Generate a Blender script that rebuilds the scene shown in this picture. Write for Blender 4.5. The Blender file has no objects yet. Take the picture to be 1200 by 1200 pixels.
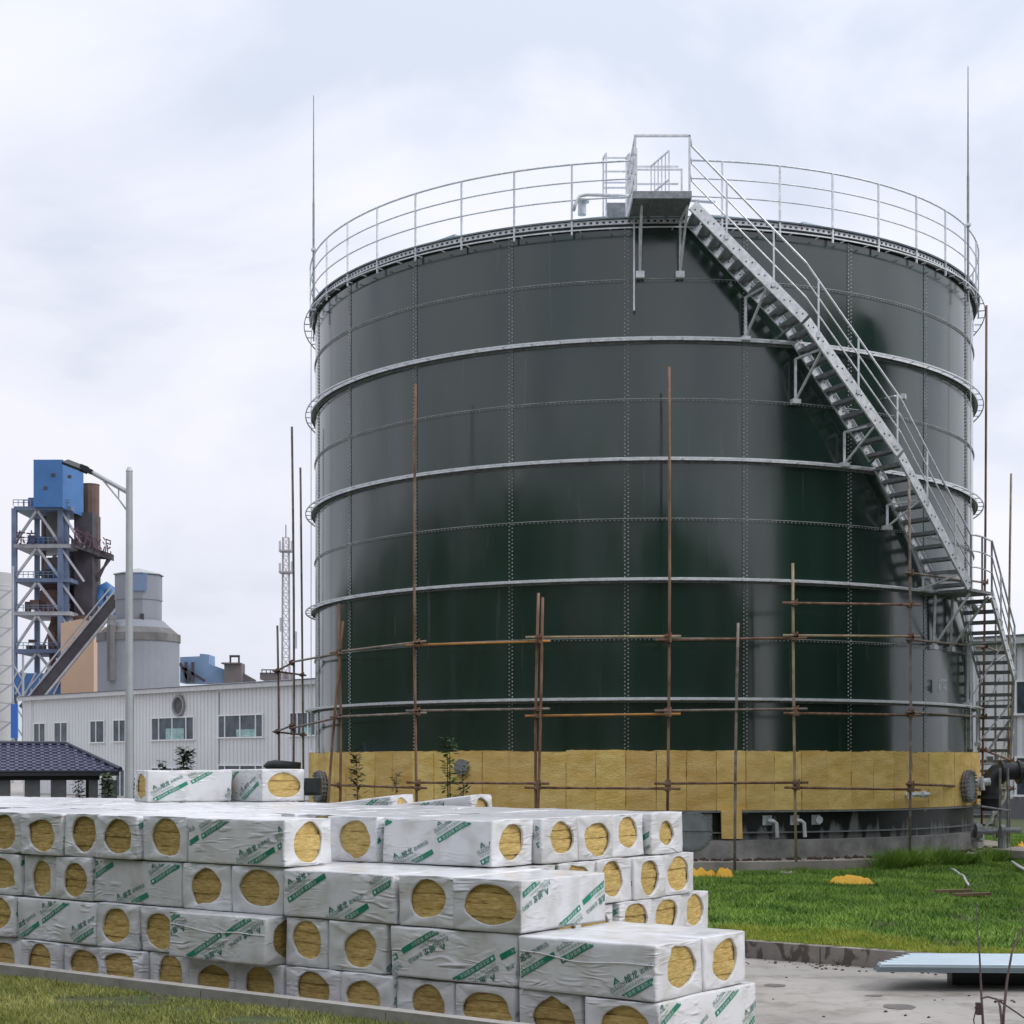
import bpy, bmesh, math, random
from mathutils import Vector, Matrix, noise
import numpy as np
R_ = math.radians
rnd = random.Random(7)
C = bpy.context.scene.collection
sc = bpy.context.scene
CH = 2.25; F = 1886.0; HY = 896.0

def P(px, py, Y):
    return Vector(((px-600)/F*Y, Y, CH-(py-HY)/F*Y))

# ---------------------------------------------------------------- materials
def mat(name, col, rough=0.6, metal=0.0, var=0.0, vscale=4.0, bump=0.0, bscale=20.0, col2=None, spec=None, coat=0.0, stretch=(1,1,1), ior=None, detail=5.0):
    m = bpy.data.materials.new(name); m.use_nodes = True
    nt = m.node_tree; b = nt.nodes['Principled BSDF']
    b.inputs['Base Color'].default_value = (*col, 1); b.inputs['Roughness'].default_value = rough
    b.inputs['Metallic'].default_value = metal
    if coat: b.inputs['Coat Weight'].default_value = coat; b.inputs['Coat Roughness'].default_value = 0.08
    if ior: b.inputs['IOR'].default_value = ior
    if spec is not None: b.inputs['Specular IOR Level'].default_value = spec
    if var or col2 or bump:
        tc = nt.nodes.new('ShaderNodeTexCoord'); mp = nt.nodes.new('ShaderNodeMapping')
        mp.inputs['Scale'].default_value = stretch
        nt.links.new(tc.outputs['Object'], mp.inputs['Vector'])
    if var or col2:
        n = nt.nodes.new('ShaderNodeTexNoise'); n.inputs['Scale'].default_value = vscale; n.inputs['Detail'].default_value = detail
        n.inputs['Roughness'].default_value = 0.65
        nt.links.new(mp.outputs[0], n.inputs['Vector'])
        r = nt.nodes.new('ShaderNodeValToRGB'); r.color_ramp.elements[0].position = 0.35; r.color_ramp.elements[1].position = 0.65
        c2 = col2 or tuple(c*(1+var) for c in col)
        c1 = col if col2 else tuple(c*(1-var) for c in col)
        r.color_ramp.elements[0].color = (*c1, 1); r.color_ramp.elements[1].color = (*c2, 1)
        nt.links.new(n.outputs['Fac'], r.inputs['Fac']); nt.links.new(r.outputs['Color'], b.inputs['Base Color'])
    if bump:
        n2 = nt.nodes.new('ShaderNodeTexNoise'); n2.inputs['Scale'].default_value = bscale; n2.inputs['Detail'].default_value = 4
        nt.links.new(mp.outputs[0], n2.inputs['Vector'])
        bp = nt.nodes.new('ShaderNodeBump'); bp.inputs['Strength'].default_value = bump; bp.inputs['Distance'].default_value = 0.02
        nt.links.new(n2.outputs['Fac'], bp.inputs['Height']); nt.links.new(bp.outputs['Normal'], b.inputs['Normal'])
    return m

M = {}
def mat_enamel():
    m = mat('enamel', (0.011,0.029,0.021), 0.13, col2=(0.017,0.043,0.031), vscale=0.8, ior=1.88, stretch=(1,1,0.12))
    nt = m.node_tree; b = nt.nodes['Principled BSDF']
    tc = nt.nodes.new('ShaderNodeTexCoord')
    def nz(sc_, st, det=4):
        mp = nt.nodes.new('ShaderNodeMapping'); mp.inputs['Scale'].default_value = st; nt.links.new(tc.outputs['Object'], mp.inputs[0])
        n = nt.nodes.new('ShaderNodeTexNoise'); n.inputs['Scale'].default_value = sc_; n.inputs['Detail'].default_value = det; nt.links.new(mp.outputs[0], n.inputs['Vector']); return n
    n = nz(1.1, (1,1,.25)); mr = nt.nodes.new('ShaderNodeMapRange'); mr.inputs['From Min'].default_value = .3; mr.inputs['From Max'].default_value = .7
    mr.inputs['To Min'].default_value = .07; mr.inputs['To Max'].default_value = .26; nt.links.new(n.outputs['Fac'], mr.inputs['Value']); nt.links.new(mr.outputs[0], b.inputs['Roughness'])
    n2 = nz(.55, (1,1,.6), 2); bp = nt.nodes.new('ShaderNodeBump'); bp.inputs['Strength'].default_value = .25; bp.inputs['Distance'].default_value = .03
    nt.links.new(n2.outputs['Fac'], bp.inputs['Height']); nt.links.new(bp.outputs['Normal'], b.inputs['Normal'])
    # chalky drip streaks and small paint chips
    n3 = nz(7, (1,1,.05), 3); r = nt.nodes.new('ShaderNodeValToRGB'); r.color_ramp.elements[0].position = .66; r.color_ramp.elements[1].position = .80
    r.color_ramp.elements[0].color = (0,0,0,1); r.color_ramp.elements[1].color = (.35,.35,.35,1); nt.links.new(n3.outputs['Fac'], r.inputs['Fac'])
    src = b.inputs['Base Color'].links[0].from_socket; mx_ = nt.nodes.new('ShaderNodeMix'); mx_.data_type = 'RGBA'; mx_.inputs[7].default_value = (.16,.18,.18,1)
    nt.links.new(r.outputs['Color'], mx_.inputs[0]); nt.links.new(src, mx_.inputs[6]); nt.links.new(mx_.outputs[2], b.inputs['Base Color'])
    return m
M['enamel'] = mat_enamel()
M['enamel_low'] = mat('enamel_low', (0.014,0.017,0.018), 0.35, col2=(0.03,0.034,0.036), vscale=2.2)
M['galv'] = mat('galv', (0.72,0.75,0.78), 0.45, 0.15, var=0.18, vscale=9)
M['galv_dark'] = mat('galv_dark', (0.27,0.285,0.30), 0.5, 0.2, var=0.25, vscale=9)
M['seam'] = mat('seam', (0.075,0.085,0.082), 0.4, var=0.3, vscale=9)
M['bolt'] = mat('bolt', (0.48,0.50,0.50), 0.4, 0.4, var=0.3, vscale=5)
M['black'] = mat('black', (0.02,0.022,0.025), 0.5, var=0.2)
M['flash'] = mat('flash', (0.42,0.50,0.56), 0.45, 0.3, var=0.15)
M['rust'] = mat('rust', (0.15,0.065,0.038), 0.85, col2=(0.33,0.22,0.15), vscale=6, bump=0.3, bscale=60, stretch=(1,1,0.3))
M['rust_grey'] = mat('rust_grey', (0.16,0.12,0.10), 0.8, col2=(0.36,0.31,0.26), vscale=5, bump=0.2, bscale=60)
M['rust_orange'] = mat('rust_orange', (0.60,0.27,0.06), 0.8, col2=(0.34,0.18,0.08), vscale=4)
M['rust_yellow'] = mat('rust_yellow', (0.52,0.42,0.26), 0.8, col2=(0.30,0.22,0.14), vscale=4)
M['concrete'] = mat('concrete', (0.50,0.45,0.40), 0.9, col2=(0.32,0.29,0.255), vscale=1.6, bump=0.4, bscale=30)
M['concrete_grey'] = mat('concrete_grey', (0.40,0.39,0.37), 0.9, col2=(0.20,0.20,0.19), vscale=1.8, bump=0.4, bscale=30)
M['lamp_grey'] = mat('lamp_grey', (0.50,0.53,0.55), 0.45, 0.1, var=0.06)
M['white_frame'] = mat('white_frame', (0.78,0.79,0.80), 0.5)
M['yellow_cloth'] = mat('yellow_cloth', (0.80,0.50,0.05), 0.7, col2=(0.75,0.38,0.03), vscale=7, bump=0.5, bscale=14)
M['soil'] = mat('soil', (0.05,0.032,0.024), 0.95, col2=(0.11,0.07,0.05), vscale=14, bump=0.6)
M['wood'] = mat('wood', (0.26,0.17,0.10), 0.85, col2=(0.16,0.11,0.07), vscale=6)
M['leaf'] = mat('leaf', (0.028,0.07,0.016), 0.55, col2=(0.09,0.16,0.035), vscale=5)
M['leaf2'] = mat('leaf2', (0.06,0.075,0.02), 0.6, col2=(0.13,0.13,0.05), vscale=7)
M['stem'] = mat('stem', (0.06,0.045,0.035), 0.8, var=0.3)
M['twig'] = mat('twig', (0.075,0.045,0.042), 0.8, var=0.3)
M['rubber'] = mat('rubber', (0.045,0.05,0.055), 0.55, var=0.2)

def mat_wool():
    m = bpy.data.materials.new('mineral_wool'); m.use_nodes = True; nt = m.node_tree; b = nt.nodes['Principled BSDF']
    b.inputs['Roughness'].default_value = 0.95; b.inputs['Specular IOR Level'].default_value = 0.1
    tc = nt.nodes.new('ShaderNodeTexCoord'); mp = nt.nodes.new('ShaderNodeMapping'); mp.inputs['Scale'].default_value = (5,5,30)
    n = nt.nodes.new('ShaderNodeTexNoise'); n.inputs['Scale'].default_value = 2.2; n.inputs['Detail'].default_value = 8; n.inputs['Roughness'].default_value = 0.7
    r = nt.nodes.new('ShaderNodeValToRGB'); r.color_ramp.elements[0].position = 0.3; r.color_ramp.elements[1].position = 0.7
    r.color_ramp.elements[0].color = (0.36,0.235,0.07,1); r.color_ramp.elements[1].color = (0.76,0.58,0.24,1)
    nt.links.new(tc.outputs['Object'], mp.inputs[0]); nt.links.new(mp.outputs[0], n.inputs['Vector']); nt.links.new(n.outputs['Fac'], r.inputs['Fac'])
    oi = nt.nodes.new('ShaderNodeObjectInfo'); hs = nt.nodes.new('ShaderNodeHueSaturation'); mr = nt.nodes.new('ShaderNodeMapRange')
    mr.inputs['To Min'].default_value = 0.78; mr.inputs['To Max'].default_value = 1.15
    nt.links.new(oi.outputs['Random'], mr.inputs['Value']); nt.links.new(mr.outputs[0], hs.inputs['Value'])
    nt.links.new(r.outputs['Color'], hs.inputs['Color']); nt.links.new(hs.outputs['Color'], b.inputs['Base Color'])
    bp = nt.nodes.new('ShaderNodeBump'); bp.inputs['Strength'].default_value = 0.8; bp.inputs['Distance'].default_value = 0.015
    nt.links.new(n.outputs['Fac'], bp.inputs['Height']); nt.links.new(bp.outputs['Normal'], b.inputs['Normal'])
    return m
M['wool'] = mat_wool()

def mat_film(strength, dist):
    m = bpy.data.materials.new('plastic_film'); m.use_nodes = True; nt = m.node_tree; b = nt.nodes['Principled BSDF']
    b.inputs['Base Color'].default_value = (0.74,0.75,0.77,1); b.inputs['Roughness'].default_value = 0.24
    b.inputs['Specular IOR Level'].default_value = 0.45
    tc = nt.nodes.new('ShaderNodeTexCoord'); oi = nt.nodes.new('ShaderNodeObjectInfo')
    mp = nt.nodes.new('ShaderNodeMapping'); mp.inputs['Rotation'].default_value = (0.5,0.35,0.6); mp.inputs['Scale'].default_value = (1.6,1.6,7)
    cb = nt.nodes.new('ShaderNodeCombineXYZ'); mu = nt.nodes.new('ShaderNodeMath'); mu.operation = 'MULTIPLY'; mu.inputs[1].default_value = 53.0
    nt.links.new(oi.outputs['Random'], mu.inputs[0])
    for k in range(3): nt.links.new(mu.outputs[0], cb.inputs[k])
    va = nt.nodes.new('ShaderNodeVectorMath'); va.operation = 'ADD'
    nt.links.new(tc.outputs['Object'], va.inputs[0]); nt.links.new(cb.outputs[0], va.inputs[1]); nt.links.new(va.outputs[0], mp.inputs[0])
    n = nt.nodes.new('ShaderNodeTexNoise'); n.inputs['Scale'].default_value = 2.6; n.inputs['Detail'].default_value = 5; n.inputs['Distortion'].default_value = 0.9
    n.noise_type = 'RIDGED_MULTIFRACTAL'
    nt.links.new(mp.outputs[0], n.inputs['Vector'])
    # mask so the wrinkles gather in patches
    n2 = nt.nodes.new('ShaderNodeTexNoise'); n2.inputs['Scale'].default_value = 2.4; n2.inputs['Detail'].default_value = 1
    nt.links.new(va.outputs[0], n2.inputs['Vector'])
    r2 = nt.nodes.new('ShaderNodeMapRange'); r2.inputs['From Min'].default_value = 0.42; r2.inputs['From Max'].default_value = 0.68
    nt.links.new(n2.outputs['Fac'], r2.inputs['Value'])
    mm = nt.nodes.new('ShaderNodeMath'); mm.operation = 'MULTIPLY'
    nt.links.new(n.outputs['Fac'], mm.inputs[0]); nt.links.new(r2.outputs[0], mm.inputs[1])
    bp = nt.nodes.new('ShaderNodeBump'); bp.inputs['Strength'].default_value = strength; bp.inputs['Distance'].default_value = dist
    nt.links.new(mm.outputs[0], bp.inputs['Height']); nt.links.new(bp.outputs['Normal'], b.inputs['Normal'])
    # a little grime
    n3 = nt.nodes.new('ShaderNodeTexNoise'); n3.inputs['Scale'].default_value = 5; n3.inputs['Detail'].default_value = 6
    nt.links.new(va.outputs[0], n3.inputs['Vector'])
    r = nt.nodes.new('ShaderNodeValToRGB'); r.color_ramp.elements[0].position = 0.3; r.color_ramp.elements[1].position = 0.55
    r.color_ramp.elements[0].color = (0.60,0.60,0.58,1); r.color_ramp.elements[1].color = (0.75,0.76,0.78,1)
    nt.links.new(n3.outputs['Fac'], r.inputs['Fac'])
    hs = nt.nodes.new('ShaderNodeHueSaturation'); mr = nt.nodes.new('ShaderNodeMapRange')
    mr.inputs['To Min'].default_value = 0.88; mr.inputs['To Max'].default_value = 1.05
    nt.links.new(oi.outputs['Random'], mr.inputs['Value']); nt.links.new(mr.outputs[0], hs.inputs['Value'])
    nt.links.new(r.outputs['Color'], hs.inputs['Color']); nt.links.new(hs.outputs['Color'], b.inputs['Base Color'])
    return m
M['film'] = mat_film(1.0, 0.034)
M['ink'] = mat('green_ink', (0.012,0.23,0.14), 0.4, var=0.15, vscale=8)
M['ink_dark'] = mat('green_ink_text', (0.025,0.17,0.125), 0.4, var=0.2, vscale=30)
M['ink_pale'] = mat('pale_ink', (0.20,0.36,0.31), 0.45, var=0.2, vscale=30)
M['ink_white'] = mat('white_ink', (0.62,0.70,0.68), 0.45)

# ---------------------------------------------------------------- mesh builder
class MB:
    def __init__(s): s.v = []; s.f = []; s.mi = []; s.cur = 0
    def add(s, vs, fs):
        o = len(s.v); s.v.extend([tuple(v) for v in vs])
        for f in fs: s.f.append(tuple(i+o for i in f)); s.mi.append(s.cur)
    def box(s, c, size, rot=None):
        hx, hy, hz = size[0]/2, size[1]/2, size[2]/2
        vs = [Vector((x,y,z)) for x in (-hx,hx) for y in (-hy,hy) for z in (-hz,hz)]
        if rot is not None:
            m = rot if isinstance(rot, Matrix) else Matrix.Rotation(rot, 3, 'Z')
            vs = [m @ v for v in vs]
        c = Vector(c); vs = [v+c for v in vs]
        s.add(vs, [(0,1,3,2),(4,6,7,5),(0,4,5,1),(2,3,7,6),(0,2,6,4),(1,5,7,3)])
    def bar(s, a, b, w, h, up=(0,0,1)):
        a = Vector(a); b = Vector(b); d = (b-a); L = d.length
        if L < 1e-6: return
        d.normalize(); u = Vector(up)
        if abs(d.dot(u)) > 0.98: u = Vector((1,0,0))
        x = d.cross(u).normalized(); z = x.cross(d).normalized()
        m = Matrix((x, d, z)).transposed()
        s.box((a+b)/2, (w, L, h), m)
    def tube(s, pts, r, n=6, cap=True):
        pts = [Vector(p) for p in pts]; rs = r if isinstance(r, (list,tuple)) else [r]*len(pts)
        rings = []; prev = None
        for i, p in enumerate(pts):
            d = (pts[min(i+1,len(pts)-1)]-pts[max(i-1,0)]).normalized()
            if prev is None:
                u = Vector((0,0,1)) if abs(d.z) < 0.9 else Vector((1,0,0))
                x = d.cross(u).normalized()
            else:
                x = (prev - d*prev.dot(d)).normalized()
            prev = x; y = d.cross(x)
            rings.append([p + (x*math.cos(2*math.pi*k/n)+y*math.sin(2*math.pi*k/n))*rs[i] for k in range(n)])
        vs = [v for rg in rings for v in rg]; fs = []
        for i in range(len(pts)-1):
            for k in range(n):
                k2 = (k+1) % n
                fs.append((i*n+k, i*n+k2, (i+1)*n+k2, (i+1)*n+k))
        if cap: fs.append(tuple(range(n))[::-1]); fs.append(tuple((len(pts)-1)*n+k for k in range(n)))
        s.add(vs, fs)
    def lathe(s, c, prof, n=24, a0=0, a1=360, axis=None):
        # prof: list of (r, z)
        c = Vector(c); full = abs(a1-a0) >= 360; m = n if full else n+1
        vs = []
        for r, z in prof:
            for k in range(m):
                a = R_(a0+(a1-a0)*k/n)
                v = Vector((r*math.sin(a), -r*math.cos(a), z))
                if axis is not None: v = axis @ v
                vs.append(c+v)
        fs = []
        for i in range(len(prof)-1):
            for k in range(n):
                k2 = (k+1) % m if full else k+1
                fs.append((i*m+k, i*m+k2, (i+1)*m+k2, (i+1)*m+k))
        s.add(vs, fs)
    def prism(s, poly, z0, z1):
        n = len(poly)
        vs = [(x,y,z0) for x,y in poly]+[(x,y,z1) for x,y in poly]
        fs = [tuple(range(n))[::-1], tuple(range(n,2*n))]+[(i,(i+1)%n,n+(i+1)%n,n+i) for i in range(n)]
        s.add(vs, fs)
    def build(s, name, m, parent=None, smooth=False, local=False):
        me = bpy.data.meshes.new(name)
        org = ORG.get(parent.name, Vector((0,0,0))) if parent is not None else Vector((0,0,0))
        v = s.v if local else [(x-org.x, y-org.y, z-org.z) for x,y,z in s.v]
        me.from_pydata(v, [], s.f)
        ms = m if isinstance(m, (list,tuple)) else [m]
        for q in ms: me.materials.append(q)
        if len(ms) > 1: me.polygons.foreach_set('material_index', s.mi)
        if smooth: me.polygons.foreach_set('use_smooth', [True]*len(me.polygons))
        me.update()
        o = bpy.data.objects.new(name, me); C.objects.link(o)
        if parent is not None: o.parent = parent; ORG[o.name] = org
        return o
ORG = {}
def smooth_angle(o, deg=35):
    me = o.data; bm = bmesh.new(); bm.from_mesh(me)
    bmesh.ops.recalc_face_normals(bm, faces=bm.faces)
    for e in bm.edges:
        e.smooth = not (len(e.link_faces) == 2 and e.calc_face_angle(0) > R_(deg))
    for f in bm.faces: f.smooth = True
    bm.to_mesh(me); bm.free(); return o
def thing(name, label, cat, loc, group=None):
    o = bpy.data.objects.new(name, None); C.objects.link(o); o.location = loc; o.empty_display_size = 0.2
    o['label'] = label; o['category'] = cat
    if group: o['group'] = group
    ORG[o.name] = Vector(loc); return o
def tag(o, label, cat, group=None):
    o['label'] = label; o['category'] = cat
    if group: o['group'] = group
    return o
def rebase(o):
    """move a single-mesh thing's origin to its base"""
    me = o.data; n = len(me.vertices); a = np.empty(n*3); me.vertices.foreach_get('co', a); a = a.reshape(-1,3)
    c = (a.min(0)+a.max(0))/2; c[2] = a[:,2].min(); a -= c; me.vertices.foreach_set('co', a.ravel()); me.update()
    o.location = c; return o

# ---------------------------------------------------------------- camera, light, sky
cam = bpy.data.cameras.new('camera'); camo = bpy.data.objects.new('camera', cam); C.objects.link(camo)
camo.location = (0,0,CH); camo.rotation_euler = (R_(90),0,0)
cam.sensor_width = 36; cam.lens = 36*F/1200; cam.shift_y = (HY-600)/1200; cam.clip_end = 3000; cam.clip_start = 0.1
sc.camera = camo
SUN_EL = 42; sun_dir = Vector((0.95,-0.31,0)).normalized()*math.cos(R_(SUN_EL)) + Vector((0,0,math.sin(R_(SUN_EL))))
sl = bpy.data.lights.new('sun', 'SUN'); so = bpy.data.objects.new('sun', sl); C.objects.link(so)
sl.energy = 1.35; sl.angle = R_(18); sl.color = (1,0.97,0.93)
so.rotation_euler = sun_dir.to_track_quat('Z','Y').to_euler()
w = bpy.data.worlds.new('World'); sc.world = w; w.use_nodes = True; nt = w.node_tree
bg = nt.nodes['Background']; out = nt.nodes['World Output']
sky = nt.nodes.new('ShaderNodeTexSky'); sky.sky_type = 'NISHITA'; sky.sun_disc = False
sky.sun_elevation = R_(SUN_EL); sky.sun_rotation = math.atan2(sun_dir.x, sun_dir.y)
sky.dust_density = 3
nt.links.new(sky.outputs[0], bg.inputs['Color']); bg.inputs['Strength'].default_value = 0.09
tc = nt.nodes.new('ShaderNodeTexCoord'); mp = nt.nodes.new('ShaderNodeMapping'); mp.inputs['Scale'].default_value = (1,1,2.0)
mp.inputs['Location'].default_value = (0.35,0.2,0.1)
nt.links.new(tc.outputs['Generated'], mp.inputs[0])
n1 = nt.nodes.new('ShaderNodeTexNoise'); n1.inputs['Scale'].default_value = 3.2; n1.inputs['Detail'].default_value = 7; n1.inputs['Roughness'].default_value = 0.5; n1.inputs['Distortion'].default_value = 0.4
nt.links.new(mp.outputs[0], n1.inputs['Vector'])
cr = nt.nodes.new('ShaderNodeValToRGB'); e = cr.color_ramp.elements
e[0].position = 0.36; e[0].color = (0.62,0.675,0.785,1); e[1].position = 0.60; e[1].color = (0.88,0.88,0.96,1)
q = e.new(0.48); q.color = (0.79,0.81,0.91,1)
nt.links.new(n1.outputs['Fac'], cr.inputs['Fac'])
bg2 = nt.nodes.new('ShaderNodeBackground'); bg2.inputs['Strength'].default_value = 1.0
nt.links.new(cr.outputs['Color'], bg2.inputs['Color'])
# overcast sky: brighter overhead and towards the veiled sun, duller behind
sxyz = nt.nodes.new('ShaderNodeSeparateXYZ'); nt.links.new(tc.outputs['Generated'], sxyz.inputs[0])
def mth(op, a, b=None, c=None):
    n = nt.nodes.new('ShaderNodeMath'); n.operation = op
    for i, v in enumerate((a,b,c)):
        if v is None: continue
        if isinstance(v, (int,float)): n.inputs[i].default_value = v
        else: nt.links.new(v, n.inputs[i])
    return n.outputs[0]
zz = mth('POWER', mth('MAXIMUM', sxyz.outputs['Z'], 0.0), 2.0)
fac = mth('ADD', mth('MULTIPLY_ADD', zz, 0.95, 0.93), mth('MULTIPLY_ADD', sxyz.outputs['Y'], 0.14, mth('MULTIPLY', sxyz.outputs['X'], 0.12)))
nt.links.new(fac, bg2.inputs['Strength'])
mx = nt.nodes.new('ShaderNodeMixShader'); mx.inputs[0].default_value = 0.93
nt.links.new(bg.outputs[0], mx.inputs[1]); nt.links.new(bg2.outputs[0], mx.inputs[2]); nt.links.new(mx.outputs[0], out.inputs['Surface'])
sc.view_settings.view_transform = 'Standard'; sc.view_settings.look = 'None'; sc.view_settings.gamma = 1; sc.view_settings.exposure = 0.05

# ---------------------------------------------------------------- ground
U = Vector((0.809,-0.588,0)); W_ = Vector((0.588,0.809,0)); C0 = Vector((1.015,11.4,0))
def AB(a, b, z=0): return C0 + U*a + W_*b + Vector((0,0,z))
def mat_road():
    m = mat('wet_concrete', (0.42,0.395,0.36), 0.75, col2=(0.31,0.295,0.27), vscale=0.5, bump=0.25, bscale=40, detail=9)
    nt = m.node_tree; b = nt.nodes['Principled BSDF']
    n = nt.nodes.new('ShaderNodeTexNoise'); n.inputs['Scale'].default_value = 0.9; n.inputs['Detail'].default_value = 3
    tc = nt.nodes.new('ShaderNodeTexCoord'); nt.links.new(tc.outputs['Object'], n.inputs['Vector'])
    mr = nt.nodes.new('ShaderNodeMapRange'); mr.inputs['From Min'].default_value = 0.35; mr.inputs['From Max'].default_value = 0.6
    mr.inputs['To Min'].default_value = 0.35; mr.inputs['To Max'].default_value = 0.8
    nt.links.new(n.outputs['Fac'], mr.inputs['Value']); nt.links.new(mr.outputs[0], b.inputs['Roughness'])
    n4 = nt.nodes.new('ShaderNodeTexNoise'); n4.inputs['Scale'].default_value = 2.2; n4.inputs['Detail'].default_value = 9; n4.inputs['Roughness'].default_value = .7; nt.links.new(tc.outputs['Object'], n4.inputs['Vector'])
    r = nt.nodes.new('ShaderNodeValToRGB'); r.color_ramp.elements[0].position = .34; r.color_ramp.elements[1].position = .50; r.color_ramp.elements[0].color = (.62,.60,.58,1); r.color_ramp.elements[1].color = (1,1,1,1)
    nt.links.new(n4.outputs['Fac'], r.inputs['Fac']); src = b.inputs['Base Color'].links[0].from_socket
    mx_ = nt.nodes.new('ShaderNodeMix'); mx_.data_type = 'RGBA'; mx_.blend_type = 'MULTIPLY'; mx_.inputs[0].default_value = 1
    nt.links.new(src, mx_.inputs[6]); nt.links.new(r.outputs['Color'], mx_.inputs[7]); nt.links.new(mx_.outputs[2], b.inputs['Base Color'])
    return m
g = MB(); g.add([(-900,-500,0),(900,-500,0),(900,1500,0),(-900,1500,0)], [(0,1,2,3)])
o = g.build('ground', mat_road()); o['kind'] = 'structure'
# lawn behind the kerb (b > 6.9)
KB = 6.95
M['lawn_soil'] = mat('lawn_soil', (0.055,0.050,0.028), 0.95, col2=(0.065,0.10,0.025), vscale=6, detail=8, bump=0.6, bscale=25)
g = MB(); q = [AB(-60,KB+.16), AB(30,KB+.16), AB(30,KB+45), AB(-60,KB+45)]
g.prism([(p.x,p.y) for p in q], 0.004, 0.15); o = g.build('lawn_ground', M['lawn_soil']); o['kind'] = 'structure'
def mat_kerb():
    m = mat('kerb_concrete', (0.30,0.28,0.25), 0.85, col2=(0.20,0.185,0.17), vscale=1.2, bump=0.4, bscale=30)
    nt = m.node_tree; b = nt.nodes['Principled BSDF']
    tc = nt.nodes.new('ShaderNodeTexCoord'); mp = nt.nodes.new('ShaderNodeMapping'); mp.inputs['Scale'].default_value = (4,4,2.2)
    n = nt.nodes.new('ShaderNodeTexNoise'); n.inputs['Scale'].default_value = 1.6; n.inputs['Detail'].default_value = 7; n.inputs['Distortion'].default_value = .6
    nt.links.new(tc.outputs['Object'], mp.inputs[0]); nt.links.new(mp.outputs[0], n.inputs['Vector'])
    r = nt.nodes.new('ShaderNodeValToRGB'); r.color_ramp.elements[0].position = 0.5; r.color_ramp.elements[1].position = 0.56
    r.color_ramp.elements[0].color = (1,1,1,1); r.color_ramp.elements[1].color = (0.42,0.38,0.34,1)
    mxx = nt.nodes.new('ShaderNodeMix'); mxx.data_type = 'RGBA'; mxx.blend_type = 'MULTIPLY'; mxx.inputs[0].default_value = 1
    src = b.inputs['Base Color'].links[0].from_socket
    nt.links.new(n.outputs['Fac'], r.inputs['Fac']); nt.links.new(src, mxx.inputs[6]); nt.links.new(r.outputs['Color'], mxx.inputs[7])
    nt.links.new(mxx.outputs[2], b.inputs['Base Color'])
    return m
M['kerb'] = mat_kerb()
g = MB()
for i in range(-28, 22):
    a = i*1.0
    p0, p1 = AB(a+.006, KB+.07), AB(a+.994, KB+.07)
    g.bar((p0.x,p0.y,0.098), (p1.x,p1.y,0.098), 0.14, 0.196)
o = g.build('lawn_kerb', M['kerb']); o['kind'] = 'structure'
# raised lawn in front of the stack and its kerb
FB = -0.5
g = MB(); q = [AB(-16,FB-.1), AB(1.2,FB-.1), AB(1.2,-12), AB(-16,-12)]
g.prism([(p.x,p.y) for p in q][::-1], 0.004, 0.31); o = g.build('lawn_verge', M['lawn_soil']); o['kind'] = 'structure'
g = MB()
for i in range(-16, 2):
    p0, p1 = AB(i+.005, FB-.03), AB(i+.995, FB-.03)
    g.bar((p0.x,p0.y,0.205), (p1.x,p1.y,0.205), 0.12, 0.40)
o = g.build('verge_kerb', mat('kerb_pale', (0.42,0.40,0.37), 0.85, col2=(0.30,0.29,0.27), vscale=3, bump=0.3)); o['kind'] = 'structure'
def mat_board():
    m = mat('wool_board', (0.78,0.52,0.155), 0.95, col2=(0.96,0.72,0.30), vscale=1.7, bump=0.8, bscale=16, detail=10, spec=0.1, stretch=(1,1,2.5))
    nt = m.node_tree; b = nt.nodes['Principled BSDF']; src = b.inputs['Base Color'].links[0].from_socket
    oi = nt.nodes.new('ShaderNodeObjectInfo'); mr = nt.nodes.new('ShaderNodeMapRange'); mr.inputs['To Min'].default_value = .90; mr.inputs['To Max'].default_value = 1.06
    hs = nt.nodes.new('ShaderNodeHueSaturation'); nt.links.new(oi.outputs['Random'], mr.inputs['Value']); nt.links.new(mr.outputs[0], hs.inputs['Value']); nt.links.new(src, hs.inputs['Color'])
    mr2 = nt.nodes.new('ShaderNodeMapRange'); mr2.inputs['To Min'].default_value = .492; mr2.inputs['To Max'].default_value = .506; nt.links.new(oi.outputs['Random'], mr2.inputs['Value']); nt.links.new(mr2.outputs[0], hs.inputs['Hue'])
    nt.links.new(hs.outputs['Color'], b.inputs['Base Color']); return m
# ---------------------------------------------------------------- storage tank
TC = Vector((3.17,40.17,0)); TR = 8.02; TOP = 13.14; ROW = 1.195; STEP = 360/21
def T(phi, r, z): return Vector((TC.x+r*math.sin(R_(phi)), TC.y-r*math.cos(R_(phi)), z))
def phi_px(px, r):
    best = min((abs((TC.x+r*math.sin(R_(a)))/(TC.y-r*math.cos(R_(a)))-(px-600)/F), a) for a in [x*0.1 for x in range(-780,781)])
    return best[1]
tank = thing('storage_tank', 'large dark green bolted steel tank with yellow insulation boards round its foot and outside stairs', 'tank', (TC.x,TC.y,0.74))
g = MB(); g.lathe(TC, [(TR,1.2),(TR,TOP)], 252)
shell = g.build('tank_shell', M['enamel'], tank, smooth=True)
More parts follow.
